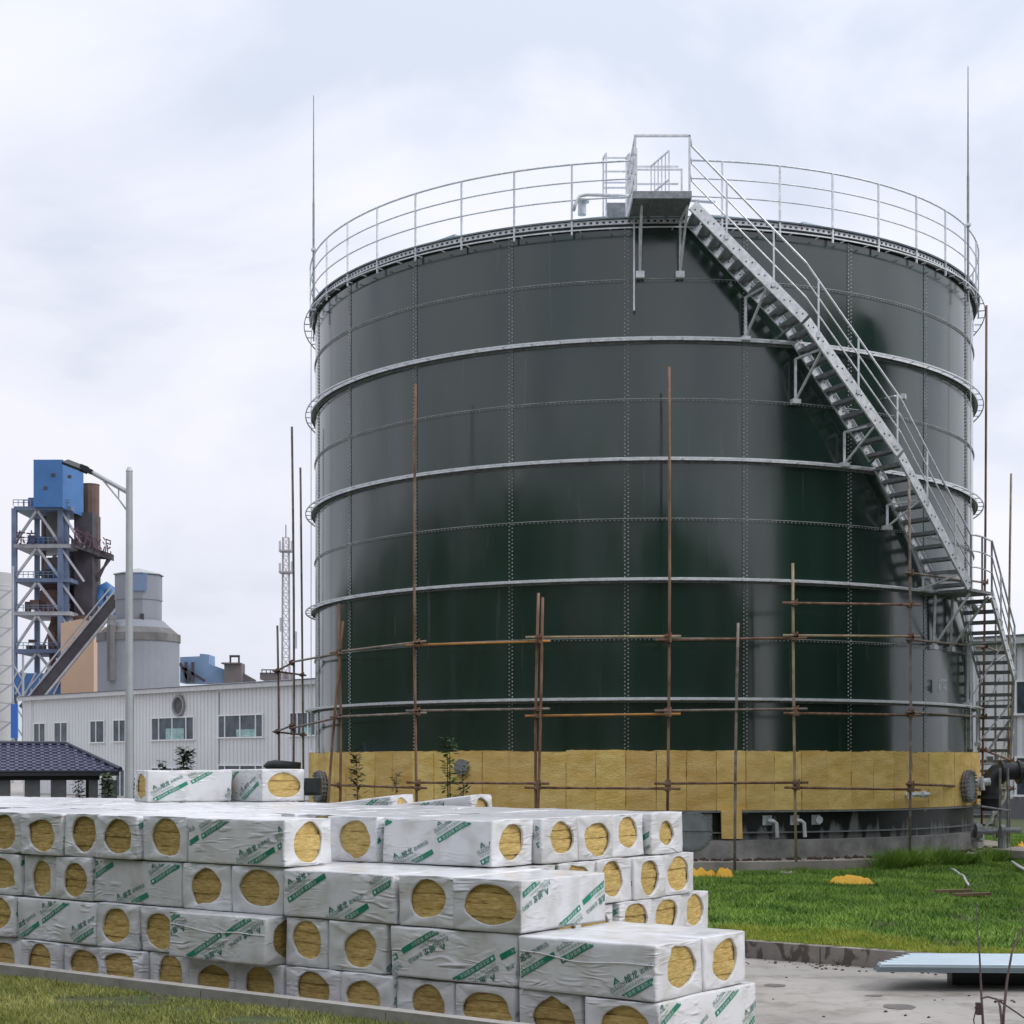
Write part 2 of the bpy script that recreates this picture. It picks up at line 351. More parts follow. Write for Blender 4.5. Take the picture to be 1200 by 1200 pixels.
# gentle panel unevenness in the shell so reflections waver
me = shell.data
def mat_low():
    m = mat('enamel_low', (0.013,0.016,0.017), 0.35, col2=(0.028,0.032,0.034), vscale=2.2)
    nt = m.node_tree; b = nt.nodes['Principled BSDF']; src = b.inputs['Base Color'].links[0].from_socket
    tc = nt.nodes.new('ShaderNodeTexCoord'); sx = nt.nodes.new('ShaderNodeSeparateXYZ'); nt.links.new(tc.outputs['Object'], sx.inputs[0])
    mp = nt.nodes.new('ShaderNodeMapping'); mp.inputs['Scale'].default_value = (3,3,0.5); nt.links.new(tc.outputs['Object'], mp.inputs[0])
    n = nt.nodes.new('ShaderNodeTexNoise'); n.inputs['Scale'].default_value = 1.4; n.inputs['Detail'].default_value = 6; nt.links.new(mp.outputs[0], n.inputs['Vector'])
    # splash height varies along the wall:  z(0..0.6) < noise
    mu = nt.nodes.new('ShaderNodeMath'); mu.operation = 'MULTIPLY_ADD'; mu.inputs[1].default_value = 2.1; mu.inputs[2].default_value = -0.90
    nt.links.new(n.outputs['Fac'], mu.inputs[0])
    df = nt.nodes.new('ShaderNodeMath'); df.operation = 'SUBTRACT'; nt.links.new(mu.outputs[0], df.inputs[0]); nt.links.new(sx.outputs['Z'], df.inputs[1]); lt = nt.nodes.new('ShaderNodeMapRange'); lt.inputs['From Max'].default_value = .22; lt.inputs['To Max'].default_value = .8; nt.links.new(df.outputs[0], lt.inputs['Value'])
    mxx = nt.nodes.new('ShaderNodeMix'); mxx.data_type = 'RGBA'; mxx.inputs[7].default_value = (0.30,0.31,0.30,1)
    nt.links.new(lt.outputs[0], mxx.inputs[0]); nt.links.new(src, mxx.inputs[6]); nt.links.new(mxx.outputs[2], b.inputs['Base Color'])
    return m
g = MB(); g.lathe(TC, [(TR+.004,0.70),(TR+.004,1.30)], 252); g.build('lower_shell', mat_low(), tank, smooth=True)
# seams with bolts
M['lip'] = mat('seam_lip', (0.30,0.32,0.32), 0.45, var=.3, vscale=4)
def bolt(g, phi, z, r=TR+.012, s=0.019):
    c = T(phi, r, z); n = T(phi,1,0)-T(phi,0,0); t = Vector((math.cos(R_(phi)), math.sin(R_(phi)), 0)); u = Vector((0,0,1))
    vs = [c+t*(s*math.cos(k*math.pi/2.5))+u*(s*math.sin(k*math.pi/2.5)) for k in range(5)]+[c+n*0.02+t*(s*.5*math.cos(k*math.pi/2.5))+u*(s*.5*math.sin(k*math.pi/2.5)) for k in range(5)]
    g.add(vs, [(k,(k+1)%5,5+(k+1)%5,5+k) for k in range(5)]+[(5,6,7,8,9)])
SEAM0 = -6.3
for k in range(-6, 15):
    ph = SEAM0+STEP*k
    if ph > 180: ph -= 360
    g = MB(); g.cur = 0
    wd = 0.42
    vs = []; 
    for z in (1.25, TOP-.05):
        for d in (-wd,-wd/2,0,wd/2,wd): vs.append(T(ph+d, TR+.008, z))
    g.add(vs, [(i,i+1,i+6,i+5) for i in range(4)])
    # edge returns of the lap strip
    g.add([T(ph-wd,TR,1.25),T(ph-wd,TR+.008,1.25),T(ph-wd,TR+.008,TOP-.05),T(ph-wd,TR,TOP-.05)],[(0,1,2,3)])
    g.add([T(ph+wd,TR,1.25),T(ph+wd,TR+.008,1.25),T(ph+wd,TR+.008,TOP-.05),T(ph+wd,TR,TOP-.05)],[(3,2,1,0)])
    if abs(ph) < 88:
        g.cur = 1; z = 2.5; j = 0
        while z < TOP-.1:
            for d in (-.24, .24): bolt(g, ph+d, z+(0.037 if d > 0 else 0), TR+.008)
            z += 0.078
    g.build('vertical_seam', [M['enamel'], M['bolt']], tank)
rows = [TOP-ROW*k for k in range(0,10)]
for k, z in enumerate(rows):
    if k in (1,3,5,7):
        g = MB(); g.cur = 0
        g.lathe(TC, [(TR,z-.055),(TR+.010,z-.055),(TR+.010,z+.0)], 252); g.cur = 2; g.lathe(TC, [(TR+.010,z+.0),(TR+.022,z+.0),(TR+.022,z+.014),(TR,z+.014)], 252)
        g.cur = 1; a = -88
        while a < 88: bolt(g, a, z-.028, TR+.010, 0.014); a += 0.62
        o = g.build('horizontal_seam', [M['enamel'], M['bolt'], M['lip']], tank)
    elif k in (2,4,6,8):
        g = MB(); g.cur = 0
        # flat stiffener: upstand lip, shelf, radial struts and outer hoop
        g.lathe(TC, [(TR+.005,z+.012),(TR+.11,z+.012),(TR+.11,z-.045),(TR+.100,z-.045),(TR+.100,z+.002),(TR+.005,z+.002)], 252)
        g.cur = 1
        g.lathe(TC, [(TR+.004,z-.09),(TR+.016,z-.09),(TR+.016,z-.03),(TR+.004,z-.03)], 252)
        a = -100
        while a < 100:
            bolt(g, a, z-.06, TR+.016, 0.016); a += 0.62
        g.cur = 0
        a = -110
        while a < 110:
            g.bar(T(a,TR+.11,z-.02), T(a,TR+.24,z-.02), .018, .02); a += 4.29
        g.lathe(TC, [(TR+.225,z-.035),(TR+.245,z-.035),(TR+.245,z-.005),(TR+.225,z-.005),(TR+.225,z-.035)], 168)
        g.build('stiffening_ring', [M['galv'], M['galv_dark']], tank)
# rim
g = MB(); g.cur = 0
g.lathe(TC, [(TR+.004,TOP-.17),(TR+.07,TOP-.17),(TR+.07,TOP-.11),(TR+.03,TOP-.11)], 252)   # black ring, its colour stands for the shadow under the rim
g.build('rim_shadow_ring', M['black'], tank)
g = MB(); g.lathe(TC, [(TR+.03,TOP-.105),(TR+.10,TOP-.105),(TR+.10,TOP-.01),(TR+.03,TOP-.01)], 252)
g.cur = 1; a = -95
while a < 95:
    c = T(a, TR+.101, TOP-.06); t = Vector((math.cos(R_(a)), math.sin(R_(a)), 0))
    g.box(c, (.05,.012,.035), R_(a)); a += 0.9
g.build('rim_angle', [M['galv'], M['black']], tank)
g = MB(); a = -120
while a < 120:
    g.bar(T(a,TR+.10,TOP-.24), T(a,TR+.27,TOP-.24), .022, .022); a += 4.29
g.lathe(TC, [(TR+.26,TOP-.25),(TR+.278,TOP-.25),(TR+.278,TOP-.225),(TR+.26,TOP-.225),(TR+.26,TOP-.25)], 168)
g.build('rim_bracket_ring', M['galv'], tank)
g = MB(); g.lathe(TC, [(TR+.14,TOP-.005),(TR+.16,TOP+.02),(TR+.02,TOP+.045),(0.4,TOP+1.1),(0.01,TOP+1.1)], 168)
g.build('roof', M['flash'], tank)
for a0, a1, h in ((-57,-53,.12),(-40,-33,.15),(-23,-9,.10),(5,17,.12),(20,27,.13),(33,40,.10)):
    n = 6; g = MB(); h *= .6
    for i in range(n):
        b0 = a0+(a1-a0)*i/n; b1 = a0+(a1-a0)*(i+1)/n
        z0 = TOP+.05+h*(i if a0 < 0 else n-i)/n; z1 = TOP+.05+h*(i+1 if a0 < 0 else n-i-1)/n
        g.add([T(b0,TR-.02,TOP+.03),T(b1,TR-.02,TOP+.03),T(b1,TR-.02,z1),T(b0,TR-.02,z0),T(b0,TR-.5,TOP+.09),T(b1,TR-.5,TOP+.09),T(b1,TR-.5,z1+.05),T(b0,TR-.5,z0+.05)],
              [(0,1,2,3),(3,2,6,7),(7,6,5,4),(0,3,7,4),(1,5,6,2)])
    g.build('roof_flashing', M['flash'], tank)
# railing
g = MB(); RR = TR+.12
for hz, rr in ((1.14,.021),(.78,.016),(.42,.016)):
    pts = [T(a, RR, TOP+hz) for a in np.linspace(2.7, 355.0, 150)]
    g.tube(pts, rr, 6)
g.build('rim_rail', M['galv'], tank, smooth=True)
pa = []
a = -14.0
while a > -182: pa.append(a); a -= 8.57
a = 7.2
while a < 176: pa.append(a); a += 8.57
for a in pa[:]:
    g = MB(); g.bar(T(a,RR,TOP-.28), T(a,RR,TOP+1.14), .035, .035, up=(math.sin(R_(a)),-math.cos(R_(a)),0))
    g.bar(T(a,RR,TOP-.02), T(a,TR+.02,TOP-.02), .04, .02)
    g.build('rail_post', M['galv'], tank)
# insulation boards round the foot
w_ang = 0.6/8.15*180/math.pi
nb = 85; w_ang = 360/nb
for k in range(nb):
    a = -180+k*w_ang
    if abs(a+w_ang/2) > 104: continue
    g = MB(); zt = 2.52+rnd.uniform(-.012,.02); zb = 1.335; ro = 8.17+rnd.uniform(-.006,.012); gap = 0.012+rnd.random()*.022
    nx, nz = 5, 8; vs = []
    for j in range(nz+1):
        for i in range(nx+1):
            aa = a+gap+(w_ang-2*gap)*i/nx
            if i in (0,nx): aa += rnd.uniform(-.03,.03)
            z = zb+(zt-zb)*j/nz + (rnd.uniform(-.012,.012) if j == nz else 0)
            rr = ro+noise.noise(Vector((aa*.6,z*3,k)))*.018 - (0.006 if i in (0,nx) or j in (0,nz) else 0)
            vs.append(T(aa, rr, z))
    fs = [(j*(nx+1)+i, j*(nx+1)+i+1, (j+1)*(nx+1)+i+1, (j+1)*(nx+1)+i) for j in range(nz) for i in range(nx)]
    g.add(vs, fs)
    A = T(a+gap,TR+.02,zb); B = T(a+w_ang-gap,TR+.02,zb); Ct = T(a+w_ang-gap,TR+.02,zt); D = T(a+gap,TR+.02,zt)
    L0, L1, L2, L3 = vs[0], vs[nx], vs[-1], vs[-1-nx]
    g.add([A,B,Ct,D,L0,L1,L2,L3], [(0,4,7,3),(1,2,6,5),(3,7,6,2),(0,1,5,4)])
    g.build('insulation_board', M['board'] if 'board' in M else M.setdefault('board', mat_board()), tank)
g = MB(); g.lathe(TC, [(TR+.02,1.325),(8.22,1.325),(8.22,1.295),(TR+.02,1.295)], 200); g.build('support_angle', M['galv_dark'], tank)
g = MB(); g.lathe(TC, [(TR,0.90),(TR+.10,0.90),(TR+.10,0.875),(TR,0.875)], 200); g.build('base_flange', M['galv_dark'], tank)

# ------ access platform
plat = thing  # noqa
def rail_poly(g, pts, r=.019): g.tube(pts, r, 6)
pf0, pf1 = phi_px(743, TR+1.45), phi_px(808, TR+1.45)
g = MB(); A = P(743,228,30.9); B = P(809,228,30.9); zt = 13.19
x0, x1, y0 = A.x, B.x, 30.85; y1 = 32.3
g.box(((x0+x1)/2,(y0+y1)/2,zt), (x1-x0, y1-y0, .05)); 
g.box(((x0+x1)/2,y0-.006,zt-.02), (x1-x0+.04,.02,.14)); g.box((x0-.012,(y0+y1)/2,zt-.02), (.02,y1-y0,.12)); g.box((x1+.012,(y0+y1)/2,zt-.02), (.02,y1-y0,.12))
for t in (.33,.66): g.box((x0+(x1-x0)*t,(y0+y1)/2,zt-.055), (.05,y1-y0-.04,.06))
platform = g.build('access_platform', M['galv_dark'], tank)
def fpost(g, x, y, z0, z1, w=.04): g.box((x,y,(z0+z1)/2), (w,w,z1-z0))
g = MB()
H = zt+1.12
fpost(g, x0+.02, y0+.02, zt, H); fpost(g, x1-.02, y0+.02, zt, H); 
g.bar((x0,y0+.02,H),(x1,y0+.02,H),.04,.04)
g.bar((x0+.02,y0,H),(x0+.02,y1,H-.02),.035,.035)
for hh in (.37,.75): g.bar((x0+.02,y0,zt+hh),(x0+.02,y1,zt+hh),.03,.03)
for yy in (y0+.45,y0+.95,y1): fpost(g, x0+.02, yy, zt-.03, H-.02, .035)
g.bar((x0+.02,y1,zt+1.0),(x1-.02,y1,zt+1.0),.03,.03); fpost(g, x1-.02, y1, zt, H-.1, .035)
g.build('guard_rail', M['galv'], platform)
# rail round the opening, swung gates
g = MB(); yy = 32.35
xa = P(759,0,yy).x; xb = P(840,0,yy).x
for hh in (1.13,.78,.42): g.bar((x0+.15,yy,TOP+hh),(x1-.08,yy,TOP+hh),.03,.03)
for (pa_, pb_, ya, yb) in ((763,784,32.0,31.2),(736,746,32.3,31.1)):
    A = P(pa_,0,ya); B = P(pb_,0,yb); zz0 = TOP+.15
    A = Vector((A.x,A.y,zz0)); B = Vector((B.x,B.y,zz0))
    for t in np.linspace(0,1,6): q = A.lerp(B,t); g.bar(q, q+Vector((0,0,.85+.02*t)), .022, .022)
    for hh in (0,.3,.86): g.bar(A+Vector((0,0,hh)), B+Vector((0,0,hh)), .025, .025)
fpost(g, A.x, A.y, TOP+.05, TOP+1.35, .04)
g.build('platform_gate', M['galv'], platform)
# bracket legs
for px, pt in ((750,752),(797,806)):
    g = MB(); foot = P(px,322,32.05); top = Vector((P(pt,0,31.3).x, 31.3, zt-.06)); tb = Vector((foot.x, 32.05, zt-.1))
    g.bar(foot+Vector((0,0,.05)), tb, .05, .05, up=(1,0,0)); g.bar(foot+Vector((0,0,.06)), top, .045, .045, up=(1,0,0)); g.bar(tb, top, .04,.04)
    g.box(foot+Vector((0,.02,.0)), (.17,.14,.13)); g.build('platform_bracket', M['galv'], platform)
# down pipe left of platform
g = MB(); A = P(743,250,32.05); B = P(743,364,32.05); g.bar(A+Vector((0,0,.6)), B, .035,.035,up=(1,0,0)); g.build('conduit', M['galv'], tank)
# roof fittings
g = MB(); c = P(682,252,32.45); g.tube([c, c+Vector((0,0,.26))], .085, 12); g.tube([c+Vector((0,0,.26)), c+Vector((0,0,.29))], .15, 14)
g.build('vent_stub', M['galv'], tank)
g = MB(); g.tube([P(672,247,32.2), P(674,240,32.2), P(679,230,32.2), P(688,228,32.2), P(715,229,32.2), P(744,230,32.2)], .036, 8); g.build('vent_pipe', M['galv'], tank, smooth=True)
g = MB(); g.tube([P(800,234,32.2), P(838,237,32.2)], .035, 6); g.build('short_pipe', M['galv'], tank)
g = MB(); a, b = P(711,248,33.0), P(733,236,33.0); g.box(((a.x+b.x)/2,33.2,(a.z+b.z)/2-.1), (b.x-a.x,.4,b.z-a.z+.15)); g.build('roof_hatch', M['galv_dark'], tank)
g = MB(); yy = 32.7; xs = [P(707,0,yy).x, P(734,0,yy).x]; zb_ = TOP+.05; zt_ = P(0,185,yy).z
for x in xs: fpost(g, x, yy, zb_, zt_, .035); fpost(g, x+.03, yy-.5, zb_, zt_-.1, .03)
for py in (185,201,214,220,232): z = P(0,py,yy).z; g.bar((xs[0],yy,z),(xs[1],yy,z),.028,.028)
for x in xs: g.bar((x,yy,zt_),(x+.03,yy-.5,zt_-.1),.03,.03)
g.build('roof_ladder_gate', M['galv'], tank)

# ------ stairs
breaks1 = [(2.0,13.12),(16.8,10.98),(31.4,8.52),(46.6,5.98)]
breaks2 = [(53.5,5.96),(68,4.3),(82,2.25),(93,0.45)]
RO, RI = 8.98, 8.20
def interp(bk, s):  # s in 0..1 per whole (linear by z) -> outer, inner points
    n = len(bk)-1; x = s*n; i = min(int(x), n-1); t = x-i
    po = T(bk[i][0],RO,bk[i][1]).lerp(T(bk[i+1][0],RO,bk[i+1][1]), t)
    pi = T(bk[i][0],RI,bk[i][1]).lerp(T(bk[i+1][0],RI,bk[i+1][1]), t)
    return po, pi
stair = None
def flight(bk, ntread):
    global stair
    outs = []
    for which, r in ((0,RO),(1,RI)):
        g = MB()
        for i in range(len(bk)-1):
            a = T(bk[i][0],r,bk[i][1]); b = T(bk[i+1][0],r,bk[i+1][1]); d = (b-a).normalized()
            g.bar(a+d*.03, b-d*.03, .012, .22)
            up = d.cross(Vector((0,0,1))).cross(d).normalized()
            for sg in (-1,1): hz = d.cross(Vector((0,0,1))).normalized()*(.022 if which else -.022); g.bar(a+d*.03+up*(.105*sg)+hz, b-d*.03+up*(.105*sg)+hz, .045, .010)
            # bolt heads
            nb_ = int((b-a).length/.33)
            for q in range(nb_):
                c = a.lerp(b,(q+.5)/nb_); nrm = d.cross(Vector((0,0,1))).normalized()
                for ss in (-.035,.035): g.cur = 1; g.box(c+d*(.05*(1 if ss > 0 else -1))+up*ss, (.03,.026,.026), Matrix((nrm,d,up)).transposed()); g.cur = 0
        if stair is None:
            stair = g.build('outside_stair', [M['galv'],M['black']], tank)
            outs.append(stair)
        else: outs.append(g.build('stringer', [M['galv'],M['black']], stair))
    for k in range(ntread):
        po, pi = interp(bk, (k+.6)/ntread)
        mid = (po+pi)/2; rad = (po-pi); rad.z = 0; W = rad.length; rad.normalize(); tn = Vector((-rad.y, rad.x, 0))
        m = Matrix((rad, tn, Vector((0,0,1)))).transposed()
        g = MB(); g.box(mid, (W-.03,.22,.022), m); g.box(mid+tn*(-.105)-Vector((0,0,.03)), (W-.03,.012,.06), m); g.box(mid+tn*(.105)-Vector((0,0,.03)), (W-.03,.012,.06), m)
        for sx in (-1,1):
            e = mid+rad*(sx*(W/2-.02)); g.add([e+tn*.11, e-tn*.11, e-Vector((0,0,.12))-tn*.02, e+tn*.11+rad*.01, e-tn*.11+rad*.01, e-Vector((0,0,.12))-tn*.02+rad*.01], [(0,1,2),(5,4,3),(0,3,4,1),(1,4,5,2),(2,5,3,0)])
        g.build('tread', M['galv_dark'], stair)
flight(breaks1, 30); flight(breaks2, 24)
def pt_on(bk, phi):
    for i in range(len(bk)-1):
        a, b = bk[i], bk[i+1]
        if a[0] <= phi <= b[0]:
            A = T(a[0],RO,a[1]); B = T(b[0],RO,b[1]); t = (phi-a[0])/(b[0]-a[0]); return A.lerp(B,t)
    return None
for bk, phs in ((breaks1, [6.5+6.1*i for i in range(7)]), (breaks2, [59,68,77,86,92.5])):
    for ph in phs:
        q = pt_on(bk, ph); g = MB(); g.bar(q+Vector((0,0,.05)), q+Vector((0,0,1.12)), .035,.035, up=(1,0,0)); g.box(q+Vector((0,0,.05)), (.07,.07,.10)); g.build('baluster', M['galv'], stair)
def nodes(bk): return [T(p,RO,z) for p,z in bk]
n1_, n2_ = nodes(breaks1), nodes(breaks2)
for i, hh in enumerate((1.12,.78,.44)):
    g = MB(); A = Vector((x1-.02,y0+.02,zt+hh)) 
    g.tube([A]+[q+Vector((0,0,hh)) for q in n1_]+[T(48,RO,6.0+hh)]+[T(50,RO,6.0+hh)]+[q+Vector((0,0,hh)) for q in n2_], .022 if i == 0 else .016, 6)
    g.build('handrail', M['galv'], stair)
# middle landing
g = MB()
for (a0,a1) in ((46.4,50),(50,53.6)):
    v = [T(a0,RI-.05,5.97),T(a1,RI-.05,5.97),T(a1,RO+.03,5.97),T(a0,RO+.03,5.97)]
    g.add(v+[q-Vector((0,0,.06)) for q in v], [(0,3,2,1),(4,5,6,7),(0,1,5,4),(2,3,7,6),(1,2,6,5),(0,4,7,3)])
for a in (46.6,50,53.4): g.bar(T(a,RO,5.95), T(a,RO,7.1), .035,.035, up=(1,0,0))
g.build('landing', M['galv_dark'], stair)
for a in (47,53): 
    g = MB(); foot = T(a,TR+.06,4.78); g.bar(foot, T(a,TR+.1,5.9),.05,.05,up=(1,0,0)); g.bar(foot, T(a,RO-.05,5.88),.045,.045); g.box(foot,(.16,.14,.1),R_(a)); g.build('stair_bracket', M['galv'], stair)
for ph, zf in ((10.6,rows[2]),(18.2,rows[3]),(26.4,rows[4]),(34.7,rows[5]),(43.2,rows[6]),(60,rows[8]),(70,rows[8]),(80,rows[9])):
    bk = breaks1 if ph < 47 else breaks2
    q = pt_on(bk, ph+1.2); zi = q.z-.12
    if zi-zf < .2: zf = zi-1.0
    g = MB(); foot = T(ph,TR+.12,zf+.03); g.bar(foot, Vector((T(ph,TR+.12,0).x,T(ph,TR+.12,0).y,zi)), .05,.05,up=(1,0,0)); g.bar(foot, Vector((q.x,q.y,q.z-.08)), .045,.03)
    g.bar(Vector((T(ph,TR+.12,0).x,T(ph,TR+.12,0).y,zi)), Vector((q.x,q.y,q.z-.08)), .04,.04)
    g.box(foot-Vector((0,0,.02)), (.18,.14,.09), R_(ph)); g.build('stair_bracket', M['galv'], stair)

# ------ nozzles
def local_axes(ph):
    n = Vector((math.sin(R_(ph)),-math.cos(R_(ph)),0)); t = Vector((math.cos(R_(ph)),math.sin(R_(ph)),0)); return n, t
def disc(g, ph, z, r0, r1, rad, n=28, teeth=0):
    nrm, t = local_axes(ph); c0 = T(ph,r0,z); c1 = T(ph,r1,z); up = Vector((0,0,1))
    def ring(c, q): return [c+t*(q*math.cos(2*math.pi*k/n))+up*(q*math.sin(2*math.pi*k/n)) for k in range(n)]
    rr = rad
    vs = ring(c0,rr)+ring(c1,rr)
    if teeth:
        for base in (0,n):
            for k in range(n):
                if k % 2: c = c0 if base == 0 else c1; vs[base+k] = c+(vs[base+k]-c)*.94
    g.add(vs, [(k,(k+1)%n,n+(k+1)%n,n+k) for k in range(n)]+[tuple(range(n,2*n))]+[tuple(range(n))[::-1]])
def manhole(ph, z, rad, flanged=True):
    g = MB(); disc(g, ph, z, TR, TR+.22, rad*.72); disc(g, ph, z, TR+.20, TR+.24, rad, 44, 1); disc(g, ph, z, TR+.26, TR+.30, rad, 44, 1)
    nrm, t = local_axes(ph)
    for k in range(22):
        a = 2*math.pi*k/22; c = T(ph,TR+.2,z)+t*(rad*.87*math.cos(a))+Vector((0,0,rad*.87*math.sin(a))); g.bar(c-nrm*.05, c+nrm*.16, .035,.035)
    return g
g = manhole(phi_px(1133,TR+.2), 1.77, .37); g.build('manhole', M['galv_dark'], tank)
g = manhole(phi_px(377,TR+.2), 1.74, .38); g.build('manhole', M['galv_dark'], tank)
mp_ = phi_px(812, TR+.3)
g = MB(); disc(g, mp_, .93, TR, TR+.24, .33); disc(g, mp_, .93, TR+.24, TR+.27, .40, 64, 1)
gg = g.build('manhole_cover', mat('pale_steel', (0.30,0.34,0.35), 0.5, 0.3, var=0.15), tank)
g = MB(); g.box(T(mp_, TR+.10, .98), (.84,.06,.60), R_(mp_)); g.build('cover_frame', M['galv_dark'], gg)
g = MB(); nrm, t = local_axes(mp_)
for k in range(26):
    a = 2*math.pi*k/26; c = T(mp_,TR+.275,.93)+t*(.35*math.cos(a))+Vector((0,0,.35*math.sin(a))); g.box(c, (.03,.02,.03), R_(mp_))
g.bar(T(mp_,TR+.285,.94)-t*.38, T(mp_,TR+.285,.94)+t*.38, .02,.012); g.build('cover_bolt', M['galv_dark'], gg)
# sampling elbows
for px in (905,937,962):
    ph = phi_px(px-4, TR+.1); nrm, t = local_axes(ph); c = T(ph,TR,1.13); g = MB()
    g.box(c+nrm*.03, (.20,.02,.20), R_(ph))
    if px < 950: g.tube([c, c+nrm*.14, c+nrm*.17+t*.07+Vector((0,0,-.01)), c+nrm*.17+t*.14+Vector((0,0,-.06)), c+nrm*.17+t*.16+Vector((0,0,-.34))], .038, 8)
    else: g.tube([c, c+nrm*.16], .04, 8); disc(g, ph, 1.13, TR+.14, TR+.17, .08, 12)
    g.build('drain_elbow', M['galv'], tank)
g = MB(); ph = phi_px(1068, TR+.25)
c = T(ph, 8.2, 1.62); nrm, t = local_axes(ph); g.tube([c-t*.1, c+nrm*.15, c+nrm*.18+t*.45], .045, 8); g.tube([c+nrm*.18+t*.2, c+nrm*.18+t*.32], .075, 8); g.box(c+nrm*.1-t*.1,(.1,.1,.16)); g.build('drain_valve', M['galv'], tank)
g = MB(); ph = phi_px(540, 8.25); disc(g, ph, 2.20, 8.12, 8.26, .17, 14, 1); g.build('capped_nozzle', M['galv_dark'], tank)
g = MB(); c = T(phi_px(1105,8.2),8.12,3.8); g.bar(c,c+Vector((0,0,.28)),.04,.04); g.bar(c+Vector((0,0,.27)),c+Vector((.16,-.02,.27)),.04,.04); g.tube([c+Vector((.1,-.03,.05)),c+Vector((.1,-.03,.17))],.04,6); g.build('level_sensor', M['galv'], tank)
g = MB(); ph = phi_px(1050, TR+.3); c = T(ph,TR,9.9); nrm, t = local_axes(ph); g.tube([c,c+nrm*.25,c+nrm*.3+t*.15],.02,6); g.box(c+nrm*.32+t*.2,(.16,.1,.1),R_(ph)+.6); g.build('camera_bracket', M['galv'], tank)

# lightning rods
for px, ytop, rr, nm in ((367.5,112,TR+.22,'left'),(1134.5,78,TR+.22,'right')):
    ang = -64 if nm == 'left' else 68
    ph = phi_px(px, rr); q = T(ph, rr, 0); zt2 = CH+(HY-ytop)/F*q.y
    r_ = thing('lightning_rod', 'tall thin grey lightning rod rising at the %s edge of the green tank roof' % nm, 'lightning rod', (q.x,q.y,TOP-.6), 'lightning rods on the tank rim')
    g = MB(); g.tube([(q.x,q.y,TOP-.6),(q.x,q.y,TOP+2.2)], .028, 6); g.tube([(q.x,q.y,TOP+2.2),(q.x,q.y,zt2)], [.022,.010], 6); g.build('mast', M['galv_dark'], r_)
    for zc in (-.3,1.1): g = MB(); g.box((q.x,q.y,TOP+zc),(.11,.11,.05)); g.build('clamp', M['galv'], r_)
    ph2 = ph*1.0; g = MB(); q2 = T(ph, TR+.28, 0); g.tube([(q.x,q.y,TOP-.3),(q2.x,q2.y,TOP-1),(q2.x,q2.y,2.6)], .010, 5); g.build('down_conductor', M['galv'], r_)

# ---------------------------------------------------------------- foundation
g = MB(); g.lathe(TC, [(7.9,0.74),(8.27,0.74),(8.27,0.36),(8.27,0.0)], 120)
fnd = thing('tank_foundation', 'stained round concrete foundation with a lower ledge under the green tank', 'foundation', (TC.x,TC.y,0))
g.build('upper_step', M['concrete_grey'], fnd, smooth=False)
g = MB(); n = 46; pr = []
g.lathe(TC, [(8.1,0.36),(8.78,0.36),(8.80,0.34),(8.80,0.0)], 46); g.build('lower_ledge', M['concrete'], fnd)
g = MB(); q = T(62,8.9,0); g.box((q.x+.35,q.y-.1,.17),(1.4,1.5,.40),R_(30)); g.build('corner_block', M['concrete'], fnd)
# soil crumbs along the ledge
g = MB()
def lump(g, c, s, rn):
    bm = bmesh.new(); bmesh.ops.create_icosphere(bm, subdivisions=1, radius=1)
    vs = [Vector(c)+Vector((v.co.x*s*rn.uniform(.8,1.3), v.co.y*s*rn.uniform(.8,1.3), v.co.z*s*rn.uniform(.5,.9))) for v in bm.verts]
    bm.verts.index_update(); fs = [tuple(v.index for v in f.verts) for f in bm.faces]; bm.free(); g.add(vs, fs)
for k in range(330):
    a = rnd.choice([rnd.uniform(-50,66), rnd.gauss(8,4), rnd.gauss(30,6), rnd.gauss(44,3)]); lump(g, T(a, rnd.uniform(8.38,8.72), .37), rnd.uniform(.015,.065)*(1.3 if rnd.random() < .1 else 1), rnd)
o = g.build('soil_debris', M['soil']); o['kind'] = 'stuff'; tag(o, 'dark brown soil clods scattered on the concrete ledge under the tank', 'soil')

# ---------------------------------------------------------------- scaffolding
scaf = thing('tube_scaffold', 'rusty steel tube scaffold of poles and ledgers standing round the green tank', 'scaffold', (TC.x,TC.y-9.2,0))
RS = 9.15
def pole(px_t, py_t, px_b, Y, zb, m, rad=.028):
    A = P(px_t,py_t,Y); B = Vector(((px_b-600)/F*Y, Y, zb)); g = MB()
    bx, by = rnd.uniform(-.05,.05), rnd.uniform(-.05,.05); g.tube([A.lerp(B,t)+Vector((bx*math.sin(t*3.1),by*math.sin(t*3.1),0)) for t in (0,.2,.4,.6,.8,1)], rad, 8); g.build('scaffold_pole', M[m], scaf, smooth=True); return A, B
def Yr(px, r):
    ph = phi_px(px, r); return T(ph,r,0).y
SN = {}
spec = [('A',325,733,326,41.0,'rust_grey'),('B',342,500,343,39.0,'rust_grey'),('C',352,548,356,42.5,'rust_grey'),('D',397,708,397,None,'rust'),('E',487,450,490,None,'rust'),
        ('F',631,695,629,None,'rust'),('G',784,430,781,None,'rust'),('H',865,730,861,None,'rust_grey'),('I',929,660,933,None,'rust_yellow'),('J',1065,560,1066,None,'rust_grey'),
        ('K',1156,358,1150,37.5,'rust'),('L',1185,555,1183,38.5,'rust_yellow'),('M',1167,718,1168,41.5,'rust_grey'),('N',1181,846,1182,42.0,'rust_grey')]
for k, px, py, pb, Y, m in spec:
    if Y is None: Y = Yr(px, RS)
    zb = 0.36 if k in 'IJKLM' else 0.12
    A, B = pole(px, py, pb, Y, zb, m); SN[k] = (A, B)
pole(402,728,380,Yr(397,RS)-.1,0.12,'rust'); pole(636,700,628,Yr(631,RS)-.12,0.12,'rust')
def at(k, z):
    A, B = SN[k]; t = (z-B.z)/(A.z-B.z); return B.lerp(A,t)
